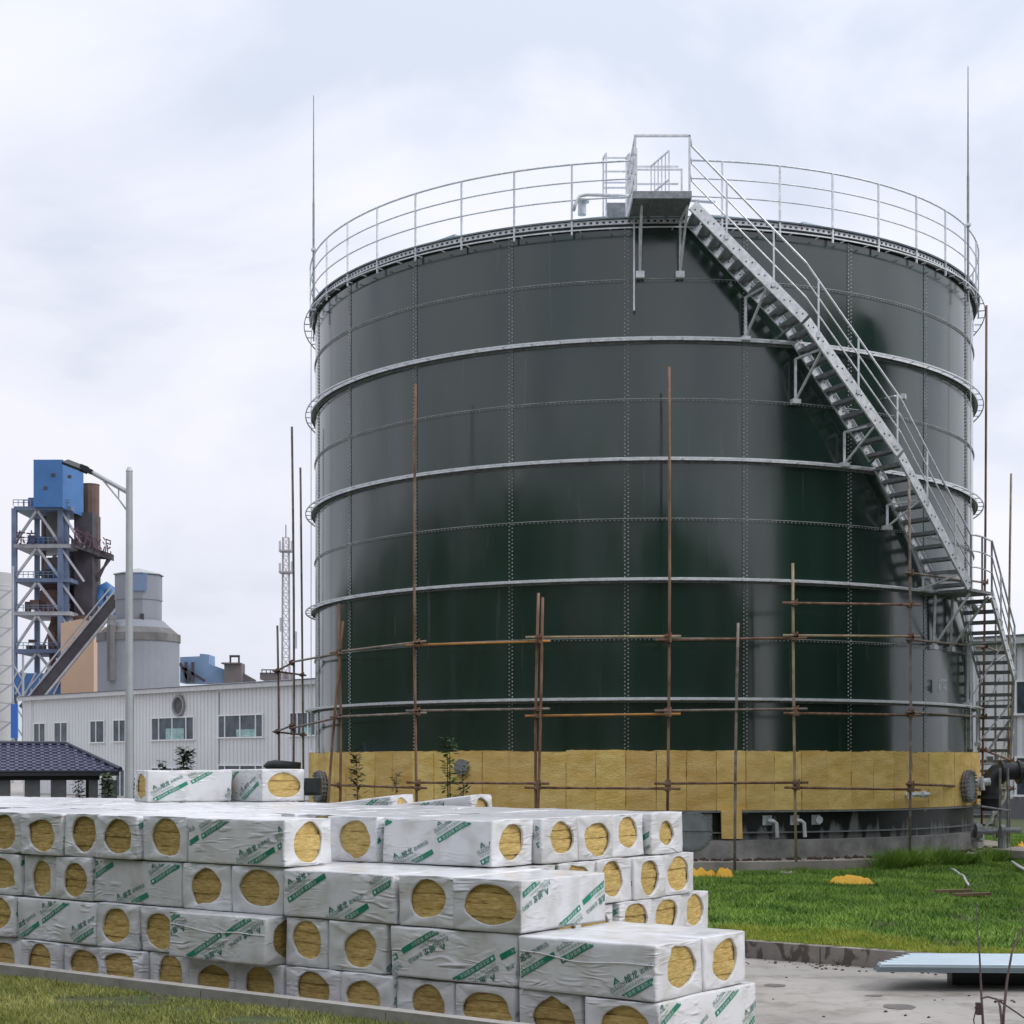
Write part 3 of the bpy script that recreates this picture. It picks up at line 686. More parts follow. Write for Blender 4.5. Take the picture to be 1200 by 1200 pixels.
def ledger(k0, k1, z0, z1, m='rust', e0=.25, e1=.25, dy=-.06):
    a = at(k0,z0); b = at(k1,z1); d = (b-a).normalized(); g = MB()
    off = Vector((0,dy,0)); g.tube([a-d*e0+off, b+d*e1+off], .025, 8); g.build('scaffold_ledger', M[m], scaf, smooth=True)
    for q in (a,b):
        g = MB(); g.box(q+Vector((0,dy/2,0)), (.08,.12,.08)); g.tube([q+Vector((-.07,dy,.0)),q+Vector((.07,dy,.0))],.036,7); g.tube([q+Vector((0,0,-.06)),q+Vector((0,0,.06))],.037,7); g.bar(q+Vector((.05,dy-.07,-.05)),q+Vector((.05,dy-.07,.07)),.03,.03,up=(1,0,0)); g.build('coupler', M['rust'], scaf)
def zy(k, y):
    return CH+(HY-y)/F*SN[k][0].y
L = [('A','B',786,777,'rust_grey'),('A','C',787,791,'rust_grey'),('B','D',776,766,'rust_grey'),('D','E',764,753,'rust_grey'),('E','F',756,752,'rust_orange'),('F','G',747,746,'rust_yellow'),
     ('G','I',750,748,'rust'),('G','H',752,751,'rust'),('I','J',745,746,'rust_yellow'),('J','K',750,758,'rust_grey'),('K','L',757,770,'rust_grey'),
     ('A','B',857,850,'rust_grey'),('A','C',858,861,'rust_grey'),('B','D',853,841,'rust_grey'),('D','E',840,836,'rust_grey'),('E','F',833,831,'rust_grey'),('F','G',839,837,'rust_orange'),
     ('G','I',833,831,'rust_grey'),('I','J',836,838,'rust'),('J','K',835,840,'rust_grey'),('I','J',707,709,'rust'),('J','K',672,683,'rust_grey'),
     ('D','E',920,923,'rust'),('E','F',917,918,'rust'),('F','G',923,924,'rust'),('G','I',918,917,'rust'),('I','J',923,925,'rust'),('J','K',919,922,'rust'),
     ('K','L',879,891,'rust'),('K','L',925,924,'rust_grey')]
for k0,k1,y0_,y1_,m in L:
    if (k0,k1) == ('G','H'): continue
    ledger(k0,k1,zy(k0,y0_),zy(k1,y1_),m)
# cross braces at right
for (pa_,ya,pb_,yb,Y) in ((1150,788,1180,766,38),(1158,880,1184,842,38),(1140,990,1182,930,37.8),(1150,840,1172,795,38.4)):
    g = MB(); g.tube([P(pa_,ya,Y),P(pb_,yb,Y)], .03, 6); g.build('scaffold_brace', M['galv'], scaf)

# ---------------------------------------------------------------- pipework right and left of tank
pw = thing('pipe_run', 'thick dark grey pipe with elbow and valves beside the tank foot at right', 'pipework', P(1170,1000,36.5)[:2]+(0.1,) if False else (P(1170,0,36.5).x,36.5,0.15))
g = MB(); g.tube([P(1160,950,36.6),P(1160,925,36.6),P(1161,912,36.6),P(1167,906,36.6),P(1180,904,36.6),P(1260,900,36.6)], .20, 14); g.build('main_pipe', M['rubber'], pw, smooth=True)
g = MB()
for px in (1172,1192): g.tube([P(px,905,36.6),P(px+3,905,36.6)], .27, 16)
g.tube([P(1160,932,36.6),P(1160,936,36.6)], .28, 16); g.build('pipe_flange', M['rubber'], pw)
g = MB(); g.tube([P(1135,918,36.3),P(1160,916,36.3)],.09,10); g.tube([P(1150,910,36.2),P(1152,926,36.2)],.05,8); g.build('branch_pipe', M['galv'], pw)
g = MB(); g.tube([P(1168,890,36.4),P(1168,884,36.4)],.05,8); g.box(P(1160,890,36.5),(.12,.12,.14)); g.tube([P(1174,975,36.2),P(1174,1010,36.2)],.09,8); g.tube([P(1140,975,36.2),P(1180,973,36.2),P(1196,973,36.2)],.06,8)
g.tube([P(1143,974,36.0),P(1150,974,36.0)],.17,10); g.tube([P(1172,973,36.0),P(1177,973,36.0)],.13,12); g.tube([P(1172,900,36.2),P(1172,1000,36.3)],.03,6); g.tube([P(1181,900,36.2),P(1181,1000,36.3)],.03,6)
g.tube([P(1150,945,36.2),P(1182,950,36.2)],.03,6); g.tube([P(1150,985,36.1),P(1135,983,35.9),P(1120,985,35.5)],.04,6)
g.build('valve', M['galv_dark'], pw)
pl = thing('pipe_run', 'short black capped pipe and square flange beside the tank foot at left', 'pipework', (P(335,0,37).x,37,0.15))
g = MB(); g.tube([P(313,901,37),P(316,897,37),P(322,896,37),P(352,899,37)], .11, 12); g.tube([P(318,925,37),P(318,1010,37)], .1, 8); g.build('main_pipe', M['rubber'], pl, smooth=True)
g = MB(); a = P(366,922,33.5); g.box(a,(.36,.3,.36)); g.box(a+Vector((0,-.16,0)),(.24,.03,.24)); g.tube([P(352,905,34),P(352,940,34)],.05,8); g.build('square_flange', M['rubber'], pl)
# ---------------------------------------------------------------- mineral wool packs
def text2d(s, size, spacing=1.0):
    cu = bpy.data.curves.new('t', 'FONT'); cu.body = s; cu.size = size; cu.space_character = spacing; cu.resolution_u = 2
    o = bpy.data.objects.new('t', cu); C.objects.link(o)
    dg = bpy.context.evaluated_depsgraph_get(); ev = o.evaluated_get(dg); me = ev.to_mesh()
    vs = [(v.co.x, v.co.y) for v in me.vertices]; fs = [tuple(p.vertices) for p in me.polygons]
    ev.to_mesh_clear(); bpy.data.objects.remove(o); bpy.data.curves.remove(cu)
    return vs, fs
def shift(t, dx, dy): return [(x+dx,y+dy) for x,y in t[0]], t[1]
TPL = []   # (matindex, verts, faces); 0 bar, 1 dark text, 2 pale text, 3 white text
def grid2d(x0,y0,x1,y1,nx,ny=1):
    vs = [(x0+(x1-x0)*i/nx, y0+(y1-y0)*j/ny) for j in range(ny+1) for i in range(nx+1)]
    return vs, [(j*(nx+1)+i, j*(nx+1)+i+1, (j+1)*(nx+1)+i+1, (j+1)*(nx+1)+i) for j in range(ny) for i in range(nx)]
TPL.append((0,)+grid2d(0,0,.47,.046,24,2))
TPL.append((3,)+shift(text2d('● 旭龙岩棉 保温防火', .034, 1.15), .012,.011))
TPL.append((2,)+shift(text2d('节能环保建筑保温材料', .026, 1.25), .01,.062))
TPL.append((1,)+shift(text2d('XULONG', .040, 1.0), 0,.103))
TPL.append((1,)+grid2d(0,.094,.145,.098,8))
TPL.append((1,[(.05,.137),(.08,.185),(.11,.137),(.095,.137),(.08,.163),(.065,.137)],[(0,1,4,5),(1,2,3,4)]))
TPL.append((1,[(.072,.137),(.08,.15),(.088,.137)],[(0,1,2)]))
for dx in (0,.0025):
    TPL.append((1,)+shift(text2d('旭龙', .062), .15+dx,.103+dx))
TPL.append((1,)+shift(text2d('岩棉制品', .042), .29,.108))

def pack_warp(L, W, H, seed):
    sv = Vector((seed*7.31, seed*3.77, seed*1.93))
    def f(p, n=None, off=0.0):
        q = p*2.3+sv
        d = noise.noise_vector(q)*0.020 + noise.noise_vector(p*9+sv)*0.0045
        d.z *= .55
        if p.z < .02: d.z = max(d.z, 0)*0.2
        if p.z > H-.02: d.z = min(d.z, .004)
        # soft corners
        cx = max(0, abs(p.x)-(L/2-.02))/.02; cy = max(0, abs(p.y)-(W/2-.02))/.02; cz = max(0, abs(p.z-H/2)-(H/2-.02))/.02
        k = 0.006
        r = p+d
        if cx and (cy or cz): r.x -= math.copysign(k, p.x)
        if cy and (cx or cz): r.y -= math.copysign(k, p.y)
        if cz and (cx or cy): r.z -= math.copysign(k, p.z-H/2)
        if n is not None: r = r+n*off
        return r
    return f
def axis_samples(Ln, n):
    e = 0.02/Ln; c = [0, e]+[e+(1-2*e)*i/n for i in range(1,n)]+[1-e, 1]; return [x*Ln-Ln/2 for x in c]

def make_pack(loc, rotz, label, seed, cord=False, L=1.2, W=.6, H=.405, ends=(1,1), prints=True, hole=None, group='wrapped mineral wool packs in the stack', tilt=0, topprint=False):
    r = random.Random(seed*13+5)
    root = thing('insulation_pack', label, 'insulation pack', loc, group); root.rotation_euler = (0, tilt, rotz)
    fw = pack_warp(L, W, H, seed)
    xs = axis_samples(L, 12); ys = axis_samples(W, 6); zs = [z+H/2 for z in axis_samples(H, 5)]
    bm = bmesh.new()
    cache = {}
    def V(p):
        k = (round(p.x,4), round(p.y,4), round(p.z,4))
        if k not in cache: cache[k] = bm.verts.new(fw(p))
        return cache[k]
    def gridf(fa, A, B, flip):
        for i in range(len(A)-1):
            for j in range(len(B)-1):
                q = [V(fa(A[i],B[j])), V(fa(A[i+1],B[j])), V(fa(A[i+1],B[j+1])), V(fa(A[i],B[j+1]))]
                bm.faces.new(q[::-1] if flip else q)
    gridf(lambda a,b: Vector((a,-W/2,b)), xs, zs, False); gridf(lambda a,b: Vector((a,W/2,b)), xs, zs, True)
    gridf(lambda a,b: Vector((a,b,H)), xs, ys, False); gridf(lambda a,b: Vector((a,b,0)), xs, ys, True)
    holes = []
    for sgn, has in ((-1,ends[0]),(1,ends[1])):
        X = sgn*L/2
        if not has:
            gridf(lambda a,b: Vector((X,a,b)), ys, zs, sgn < 0); continue
        per = [(y,zs[0]) for y in ys]+[(ys[-1],z) for z in zs[1:]]+[(y,zs[-1]) for y in ys[::-1][1:]]+[(ys[0],z) for z in zs[::-1][1:-1]]
        # finer rings towards the hole
        if hole and hole.get(sgn): cy, cz, ry, rz = hole[sgn]
        else: cy, cz, ry, rz = r.uniform(-.04,.04), H/2+r.uniform(-.02,.03), r.uniform(.175,.24)*W/.6, r.uniform(.148,.180)
        rings = []
        ph1, ph2 = r.uniform(0,6), r.uniform(0,6); torn = r.random() < .3; ta = r.uniform(-3,3)
        for t in (1, .8, .55, .3, .1, 0):
            ring = []
            for (y,z) in per:
                a = math.atan2((z-cz)/(H/2), (y-cy)/(W/2)); k = 1+.04*math.sin(2*a+ph1)+.026*math.sin(3*a+ph2)+.02*math.sin(5*a+ph1*2)+(.22*math.exp(-((((a-ta+3.1416)%6.2832)-3.1416)/.22)**2) if torn else 0)
                hy, hz = cy+ry*k*math.cos(a), cz+rz*k*math.sin(a)
                yy, zz = y*t+hy*(1-t), z*t+hz*(1-t)
                yy = max(-W/2, min(W/2, yy)); zz = max(0, min(H, zz))
                bulge = ((0.009*math.sin(a*7+ph2)+.006*math.sin(a*13+ph1))*math.sin(math.pi*min(1,t*.8+.1)) - 0.005*(1-t)) if t < 1 else 0
                if t == 1: ring.append(V(Vector((X,y,z))))
                else: ring.append(bm.verts.new(fw(Vector((X+sgn*bulge, yy, zz)))))
            rings.append(ring)
        lip = [bm.verts.new(v.co+Vector((-sgn*.004, (v.co.y-cy)*-.03, (v.co.z-cz)*-.03))) for v in rings[-1]]
        lip2 = [bm.verts.new(v.co+Vector((-sgn*.022, (v.co.y-cy)*.02, (v.co.z-cz)*.02))) for v in lip]
        rings += [lip, lip2]; n = len(per)
        for i in range(len(rings)-1):
            for k in range(n):
                q = [rings[i][k], rings[i][(k+1)%n], rings[i+1][(k+1)%n], rings[i+1][k]]
                bm.faces.new(q if sgn > 0 else q[::-1])
    me = bpy.data.meshes.new('wrapping_film'); bmesh.ops.recalc_face_normals(bm, faces=[]) ; bm.to_mesh(me); bm.free()
    me.materials.append(M['film']); me.polygons.foreach_set('use_smooth', [True]*len(me.polygons)); me.update()
    film = bpy.data.objects.new('wrapping_film', me); C.objects.link(film); film.parent = root; ORG[film.name] = Vector((0,0,0))
    # wool slabs
    g = MB(); nl = 4 if r.random() < .5 else 3; z = .012; sv = r.uniform(0,50)
    cuts = sorted([.012]+[.012+(H-.03)*(k/nl)+r.uniform(-.01,.01) for k in range(1,nl)]+[H-.018])
    for k in range(nl):
        z0, z1 = cuts[k]+.0008, cuts[k+1]-.0008; dx = [r.uniform(.010,.032) for _ in range(2)]
        X0, X1 = -L/2+.012+dx[0], L/2-.012-dx[1]; Y0 = -W/2+.018; Y1 = W/2-.018; ny = 14; nz = 3
        vs = []; fs = []
        for X, s in ((X0,-1),(X1,1)):
            o0 = len(vs)
            for j in range(nz+1):
                for i in range(ny+1):
                    y = Y0+(Y1-Y0)*i/ny; zz = z0+(z1-z0)*j/nz
                    xx = X + s*(noise.noise(Vector((y*14,zz*30,sv+k)))*.007) - (s*.003 if j in (0,nz) else 0)
                    zz2 = zz + (noise.noise(Vector((y*11,k,sv)))*.006 if j in (0,nz) else 0)
                    vs.append(tuple(fw(Vector((xx,y,zz2)))))
            for j in range(nz):
                for i in range(ny):
                    q = (o0+j*(ny+1)+i, o0+j*(ny+1)+i+1, o0+(j+1)*(ny+1)+i+1, o0+(j+1)*(ny+1)+i); fs.append(q if s > 0 else q[::-1])
        o1 = (nz+1)*(ny+1)
        for i in range(ny):
            fs.append((i,i+1,o1+i+1,o1+i)); t0 = nz*(ny+1); fs.append((t0+i+1,t0+i,o1+t0+i,o1+t0+i+1))
        g.add(vs, fs)
    g.build('wool_block', M['wool'], root, local=True)
    if cord:
        g = MB(); cp = []
        for i in range(25):
            t = i/24; x = -L/2+.01+(L-.02)*t; zc = H*(.72-.10*math.sin(t*2.4)+.02*math.sin(t*11)); cp.append(fw(Vector((x,-W/2,zc)), Vector((0,-1,0)), .008))
        g.tube(cp, .0045, 5); g.build('tie_cord', M['white_frame'], film, local=True, smooth=True)
    # printing
    if prints:
        faces = [(-1, Vector((0,-1,0))), (1, Vector((0,1,0)))]
        for s, nrm in faces:
            flip = r.random() < .3
            phase = r.uniform(-.35,.1); ang = R_(r.uniform(22,31)) 
            for bi in range(4):
                g = MB(); u0 = phase+bi*.47; v0 = [(-.06,.16,-.02,.22)[bi], (.14,-.10,.20,.02)[bi], (.02,.22,-.05,.15)[bi]][seed % 3] + r.uniform(-.02,.02)
                ca, sa = math.cos(ang), math.sin(ang)
                for mi, vs, fs in TPL:
                    tv = []
                    for x, y in vs:
                        u = u0+x*ca-y*sa; v = v0+x*sa+y*ca
                        if flip: u, v = L-u, H-v
                        tv.append((u, v))
                    keep = [f for f in fs if all(.006 < tv[i][0] < L-.006 and .006 < tv[i][1] < H-.008 for i in f)]
                    if not keep: continue
                    used = sorted({i for f in keep for i in f}); idx = {i:k for k,i in enumerate(used)}
                    g.cur = mi
                    off = .0035 if mi != 3 else .0048
                    pts = []
                    for i in used:
                        u, v = tv[i]; p = Vector(((u-L/2) if s < 0 else (L/2-u), s*W/2, v)); pts.append(fw(p, nrm, off))
                    g.add(pts, [tuple(idx[i] for i in f) for f in keep])
                if g.f and (s < 0 or r.random() < .0): g.build('printed_mark', [M['ink'],M['ink_dark'],M['ink_pale'],M['ink_white']], film, local=True)
    return root

ANG_U = math.atan2(U.y, U.x)
LZ = {1:.153, 2:.563, 3:.973, 4:1.383, 5:1.793}
LN = {1:'bottom layer', 2:'second layer', 3:'third layer', 4:'top layer'}
pid = [0]
def pack(level, a, b, orient, label, W=.59, L=1.2, **kw):
    """a = right edge, b = front edge"""
    pid[0] += 1; s = pid[0]
    j = random.Random(s)
    if orient == 'u':
        c = AB(a-L/2, b+W/2, LZ[level]); rz = ANG_U
    else:
        c = AB(a-W/2, b+L/2, LZ[level]); rz = ANG_U+math.pi/2
    rz += R_(j.uniform(-.9,.9))
    return make_pack(tuple(c), rz, label, s, L=L, W=W, **kw)
ORD = ['first','second','third','fourth','fifth','sixth','seventh','eighth','ninth','tenth','eleventh','twelfth','thirteenth','fourteenth','fifteenth','sixteenth','seventeenth','eighteenth','nineteenth','twentieth','last']
def row(level, items, b0=0.0):
    """items from the right corner to the left: (a_right, width, orient, db, extra label)"""
    for i, it in enumerate(items):
        a, wd, ori, db, lab = it[:5]; kw = it[5] if len(it) > 5 else {}
        look = 'printed long side' if ori == 'u' else 'round wool filled hole'
        t = '%s pack, %s from right on lawn face, %s%s' % (LN[level], ORD[i], look, lab)
        if ori == 'u': pack(level, a, b0+db, 'u', t, L=wd, **kw)
        else: pack(level, a, b0+db, 'w', t, W=wd, **kw)
# bottom layer
xs1 = [.03,-.645,-1.24,-1.83,-2.435,-2.985,-3.615,-4.195,-4.78,-5.36,-5.965,-6.515,-7.135,-7.74]
it = [(.03,.62,'w',0,', at the corner',{'L':1.48})]
for i in range(1,len(xs1)-1): it.append((xs1[i]-.006, xs1[i]-xs1[i+1]-.012, 'w', rnd.uniform(-.03,.05), ''))
row(1, it)
# second layer
row(2, [(0.01,1.21,'u',0,', crumpled film',{'W':.665,'cord':True}), (-1.24,1.22,'u',.02,''), (-2.51,.62,'w',.01,''), (-3.15,.48,'w',.02,'',),
        (-3.66,1.2,'u',-.17,', jutting out',{'cord':True}), (-4.90,.55,'w',.02,', half hidden'), (-5.47,.55,'w',0,''), (-6.03,1.2,'u',.01,''), (-7.24,.6,'w',0,'')])
# third
row(3, [(-1.185,.635,'w',0,', at the corner'), (-1.825,.57,'w',.02,''), (-2.41,1.22,'u',.0,''), (-3.66,.61,'w',.02,''), (-4.285,.61,'w',.02,''),
        (-4.92,1.2,'u',.05,''), (-6.13,.52,'w',.02,''), (-6.66,.50,'w',.04,''), (-7.17,.6,'w',.02,'')])
# top layer, lawn side
row(4, [(-3.61,1.2,'u',0,', hole at right end'), (-4.83,.58,'w',.02,''), (-5.43,.58,'w',-.02,''), (-6.02,.50,'w',.03,''), (-6.53,.62,'w',.0,''), (-7.16,.6,'w',.01,''), (-7.78,.6,'w',.01,'')])
pack(4, -3.43, .97, 'w', 'top layer pack set back between two printed ones, its hole half hidden')
pack(4, -2.185, 1.0, 'u', 'top layer pack at the right front corner, green print, hole at right end')
# right hand face: ends look to the right
bs = [1.62,2.22,2.82]; da = [.07,.05,0.02]
nmR = ['next behind the front corner pack','third back along the right face','fourth back along the right face','fifth back along the right face','rearmost on the right face']
for i, b in enumerate(bs):
    pack(4, -2.185+da[i], b, 'u', 'top layer pack, hole at right, '+nmR[i], W=.585, L=1.2)
pack(4, -2.09, 3.43, 'u', 'top layer pack with small round hole, rearmost at the right end', W=.6, hole={1:(0,.2,.14,.12)})
for lv in (3,2,1):
    k = 0
    for i, b in enumerate({3:(1.27,1.87,2.47,3.07,3.67),2:(1.58,2.19,2.79,3.40,4.02),1:(1.75,2.35,2.95,3.55,4.15)}[lv]):
        a = -2.12 + [[0,.02,.03,.05,.02],[.05,0,.06,.03,-.01],[0,0,0,0,0]][3-lv][i]
        vis = {3:(2,3,4), 2:(3,4), 1:()}[lv]
        if i in vis: lab = '%s pack on the right face, %s from the back, hole facing right' % (LN[lv], ORD[4-i])
        else: lab = 'white wrapped pack shut in behind the front corner of the stack, under the others'
        pack(lv, a, b, 'u', lab, group='wrapped mineral wool packs in the stack' if i in vis else 'wrapped packs hidden in the stack')
# second row behind lower front packs that carry the top layer
pack(3, -2.41, .63, 'u', 'third layer pack just behind a printed front one, only its top showing')
pack(2, 0.02, .675, 'u', 'second layer pack behind the crumpled corner pack, hole at its right end', W=.665, hole={1:(.0,.21,.185,.17)})
# top layer filling, only tops seen: copies of a few prototypes
def copy_tree(o, parent=None):
    c = o.copy(); C.objects.link(c); c.parent = parent
    for ch in list(o.children): copy_tree(ch, c)
    return c
protos = []
def fill(a, b, ori, lab, W=.6):
    c = AB(a-(.6 if ori == 'u' else .3), b+(.3 if ori == 'u' else .6), LZ[4]+rnd.uniform(-.004,.008)); rz = ANG_U+(0 if ori == 'u' else math.pi/2)+R_(rnd.uniform(-.6,.6))
    if len(protos) < 4:
        pid[0] += 1; o = make_pack(tuple(c), rz, lab, pid[0], W=.585); protos.append(o)
    else:
        o = copy_tree(protos[rnd.randrange(4)]); o.location = c; o.rotation_euler = (0,0,rz); o['label'] = lab
    return o
for j, b in enumerate((1.22,2.43)):
    n = 0; a = -3.44 if j else -4.06
    if j: a = -3.40
    while a > -11.6-j*1.2:
        if not (j == 0 and a > -4.0):
            fill(a, b+rnd.uniform(0,.02), 'w', 'top layer pack, %s from right, %s row, flat white top' % (ORD[n], ['second','third'][j])); n += 1
        a -= .61
for j, b in enumerate((3.66,4.27)):
    n = 0; a = -3.42
    while a > -14:
        if not (j == 1 and (abs(a+5.86) < .1 or a > -5.8)):
            fill(a, b, 'u', 'top layer pack lying crosswise, %s from right in the %s row' % (ORD[n], ['fourth','rear'][j])); n += 1
        a -= 1.22
a, b = -7.9, 0.0
# packs left of the lawn face top row already reach the picture edge
# two propped packs at the rear
for (px, ytop, Y, lab) in ((424,930,19.2,'left of two packs propped aslant at the rear of the stack'),(514,930,18.9,'right of two packs propped aslant at the rear of the stack')):
    pid[0] += 1; X = (px-600)/F*Y; zr = CH-(ytop-HY)/F*Y-.405
    make_pack((X, Y, zr-.075), R_(-22), lab, pid[0], tilt=R_(-7.0))
# two packs on top of the stack
pid[0] += 1
make_pack(((215-600)/F*20.0, 20.0, LZ[5]), R_(29), 'wrapped pack on top of the stack at left, small hole on its left end', pid[0], L=1.08, W=.55, H=.385, hole={-1:(0,.19,.22,.155)})
pid[0] += 1
make_pack(((305-600)/F*20.35, 20.35, LZ[5]), R_(-52), 'wrapped pack on top of the stack at right, wide torn hole facing front', pid[0], L=1.15, W=.62, H=.40, hole={1:(.02,.2,.25,.155)})
# low slab under the stack
g = MB(); q = [AB(-15,-.12), AB(.0,-.12), AB(.0,1.3), AB(-2.2,1.3), AB(-2.2,5.0), AB(-15,5.0)]
g.prism([(p.x,p.y) for p in q], .004, .15); o = g.build('stack_slab', M['concrete_grey']); o['kind'] = 'structure'

# ---------------------------------------------------------------- grass
def mat_grass(name, c1, c2, c3=None, s=1.5):
    m = mat(name, c1, 0.6, col2=c2, vscale=s, detail=6, spec=0.25)
    b = m.node_tree.nodes['Principled BSDF']; return m
def blades(name, pts, hmin, hmax, wid, mt, seed, label):
    rng = np.random.default_rng(seed); n = len(pts)
    ang = rng.uniform(0,2*np.pi,n); h = rng.uniform(hmin,hmax,n)*(0.6+0.8*np.array([max(0,noise.noise(Vector((p[0]*.9,p[1]*.9,seed)))+.5) for p in pts])); lean = rng.normal(0,.6,(n,2))*h[:,None]
    wv = np.stack([np.cos(ang),np.sin(ang)],1)*wid*rng.uniform(.6,1.3,n)[:,None]
    V = np.zeros((n,3,3)); V[:,0,:2] = pts[:,:2]-wv; V[:,1,:2] = pts[:,:2]+wv; V[:,0,2] = V[:,1,2] = pts[:,2]-.005
    V[:,2,:2] = pts[:,:2]+lean; V[:,2,2] = pts[:,2]+h
    me = bpy.data.meshes.new(name); me.vertices.add(n*3); me.vertices.foreach_set('co', V.ravel())
    me.loops.add(n*3); me.loops.foreach_set('vertex_index', np.arange(n*3,dtype=np.int32))
    me.polygons.add(n); me.polygons.foreach_set('loop_start', np.arange(0,n*3,3,dtype=np.int32)); me.polygons.foreach_set('loop_total', np.full(n,3,dtype=np.int32))
    me.update(calc_edges=True); me.materials.append(mt)
    o = bpy.data.objects.new(name, me); C.objects.link(o); o['kind'] = 'stuff'; tag(o, label, 'grass'); return o
rng = np.random.default_rng(3)
def region(n, a0, a1, b0, b1, z, cond=None):
    a = rng.uniform(a0,a1,n); b = rng.uniform(b0,b1,n)
    x = C0.x+U.x*a+W_.x*b; y = C0.y+U.y*a+W_.y*b
    s = x/np.maximum(y,.1)
    k = (s > -.50) & (s < .48) & (y > 5)
    k &= (np.hypot(x-TC.x, y-TC.y) > 8.82)
    dn = np.sin(x*1.9+1.3*np.sin(y*1.1))*np.sin(y*1.6+1.7*np.sin(x*.8+2))+.5*np.sin(x*4.7+y*3.1)*np.sin(y*5.3-x*2.2)
    k &= rng.random(n) < np.clip(1.15-np.maximum(0,dn-.55)*2.0, .12, 1)
    if z > .3:
        for (qx,qy,qr) in ((101,1172,.20),(300,1196,.22),(222,1184,.12)):
            Yq = (CH-.31)/(qy-HY)*F; Xq = (qx-600)/F*Yq; k &= (((x-Xq)/1.6)**2+(y-Yq)**2 > (qr*(.7+.3*rng.random(n)))**2)
    p = np.stack([x,y,np.full(n,z)],1)
    if cond is not None: k &= cond(a,b,x,y)
    return p[k]
M['g_front'] = mat_grass('grass_front', (0.18,0.21,0.045), (0.40,0.40,0.13), s=1.2)
M['g_near'] = mat_grass('grass_yellow', (0.17,0.27,0.03), (0.40,0.42,0.07), s=2.0)
M['g_far'] = mat_grass('grass_green', (0.08,0.185,0.028), (0.30,0.46,0.08), s=1.1)
pts = region(290000, -11, .8, -5.8, FB-.1, .31, lambda a,b,x,y: (y > 9.5))
blades('grass_verge', pts, .015, .055, .004, M['g_front'], 5, 'short mown grass on the raised verge in front of the wrapped packs')
edge = lambda a: KB+1.55+.25*np.sin(a*1.7)+.15*np.sin(a*4.1)
pts = region(110000, -4, 9, KB+.18, KB+2.1, .15, lambda a,b,x,y: (b < edge(a)+rng.uniform(-.25,.25,len(a))))
blades('grass_edge', pts, .03, .08, .006, M['g_near'], 6, 'yellowish green grass strip along the kerb below the tank')
pts = region(1300000, -14, 26, KB+1.2, KB+32, .15, lambda a,b,x,y: (b > edge(a)+rng.uniform(-.25,.25,len(a))) & (x/y > -.03) & (y < 52))
blades('grass_lawn', pts, .03, .09, .011, M['g_far'], 8, 'dark green lawn grass between the kerb and the tank')
def tuft(n, phc, sp, r0, h, seed, lab):
    rg = np.random.default_rng(seed); a = np.radians(rg.normal(phc, sp, n)); r = rg.uniform(8.84,9.25,n)
    p = np.stack([TC.x+r*np.sin(a), TC.y-r*np.cos(a), np.full(n,.15)],1); blades('grass_tuft', p, h*.5, h, .010, M['g_far'], seed, lab)
tuft(2500, 31, 1.6, 0, .42, 31, 'tall dark grass tuft against the foundation below the rusty pole')
tuft(3000, 42, 2.2, 0, .42, 32, 'widest tall grass tuft against the right half of the foundation')
tuft(1500, 53, 1.6, 0, .42, 33, 'tall grass tuft at the right end of the foundation')
# ---------------------------------------------------------------- small things on lawn
def cloth(px0, px1, py, Y, h, label, seed, ang=0):
    g = MB(); r = random.Random(seed); nx, ny = 18, 8
    x0 = (px0-600)/F*Y; x1 = (px1-600)/F*Y; vs = []
    for j in range(ny+1):
        for i in range(nx+1):
            u = i/nx; v = j/ny; e = min(u,1-u)*4; e = min(1,e); f = math.sin(math.pi*v)**.6
            x = x0+(x1-x0)*u; y = Y+(v-.5)*.5*(.5+.5*e); z = .17+h*e*f*(.65+.6*noise.noise(Vector((u*5,v*3,seed))))
            vs.append((x, y+.08*noise.noise(Vector((u*6,seed,v))), z))
    g.add(vs, [(j*(nx+1)+i, j*(nx+1)+i+1, (j+1)*(nx+1)+i+1, (j+1)*(nx+1)+i) for j in range(ny) for i in range(nx)])
    o = g.build('yellow_sack', M['yellow_cloth'], smooth=True); tag(o, label, 'sack'); return rebase(o)
cloth(970,1024,1036,28.2,.20,'flat yellow sack lying alone on the green lawn',3)
cloth(838,860,1030,29.9,.22,'crumpled yellow sack against the foundation by a rusty pole',4)
cloth(800,842,1030,30.1,.18,'long low yellow sack behind the wrapped packs, against the foundation',6)
cloth(1186,1210,993,38.0,.30,'yellow sack at the right picture edge beyond the tank foot',5)
cloth(1150,1163,993,35.9,.25,'small yellow sack between pipework and the foundation end',9)
g = MB(); g.tube([P(1111,1012,32.5)+Vector((0,0,-.1)),P(1118,1019,31),P(1124,1024,30.2),P(1129,1026,29.6),P(1133,1034,28.2),P(1136,1038,27.8)], .022, 6)
tag(rebase(g.build('garden_hose', M['white_frame'], smooth=True)), 'short white hose trailing across the lawn from the foundation', 'hose')
g = MB(); g.tube([P(1186,1010,33),P(1195,1016,31.5),P(1215,1026,29.5)], .03, 6); tag(rebase(g.build('garden_hose', M['white_frame'], smooth=True)), 'pale hose at the right edge of the lawn', 'hose')
for px0, px1, py, nm in ((1096,1140,1044,'left of two old planks lying in the lawn grass'),(1118,1162,1048,'right of two old planks lying in the lawn grass')):
    Y = 2.03/(py-HY)*F; A = P(px0,py,Y); B = P(px1,py+1,Y); g = MB(); g.bar((A.x,Y,.215),(B.x,Y+.1,.22),.12,.04); tag(rebase(g.build('plank', M['wood'])), nm, 'plank')
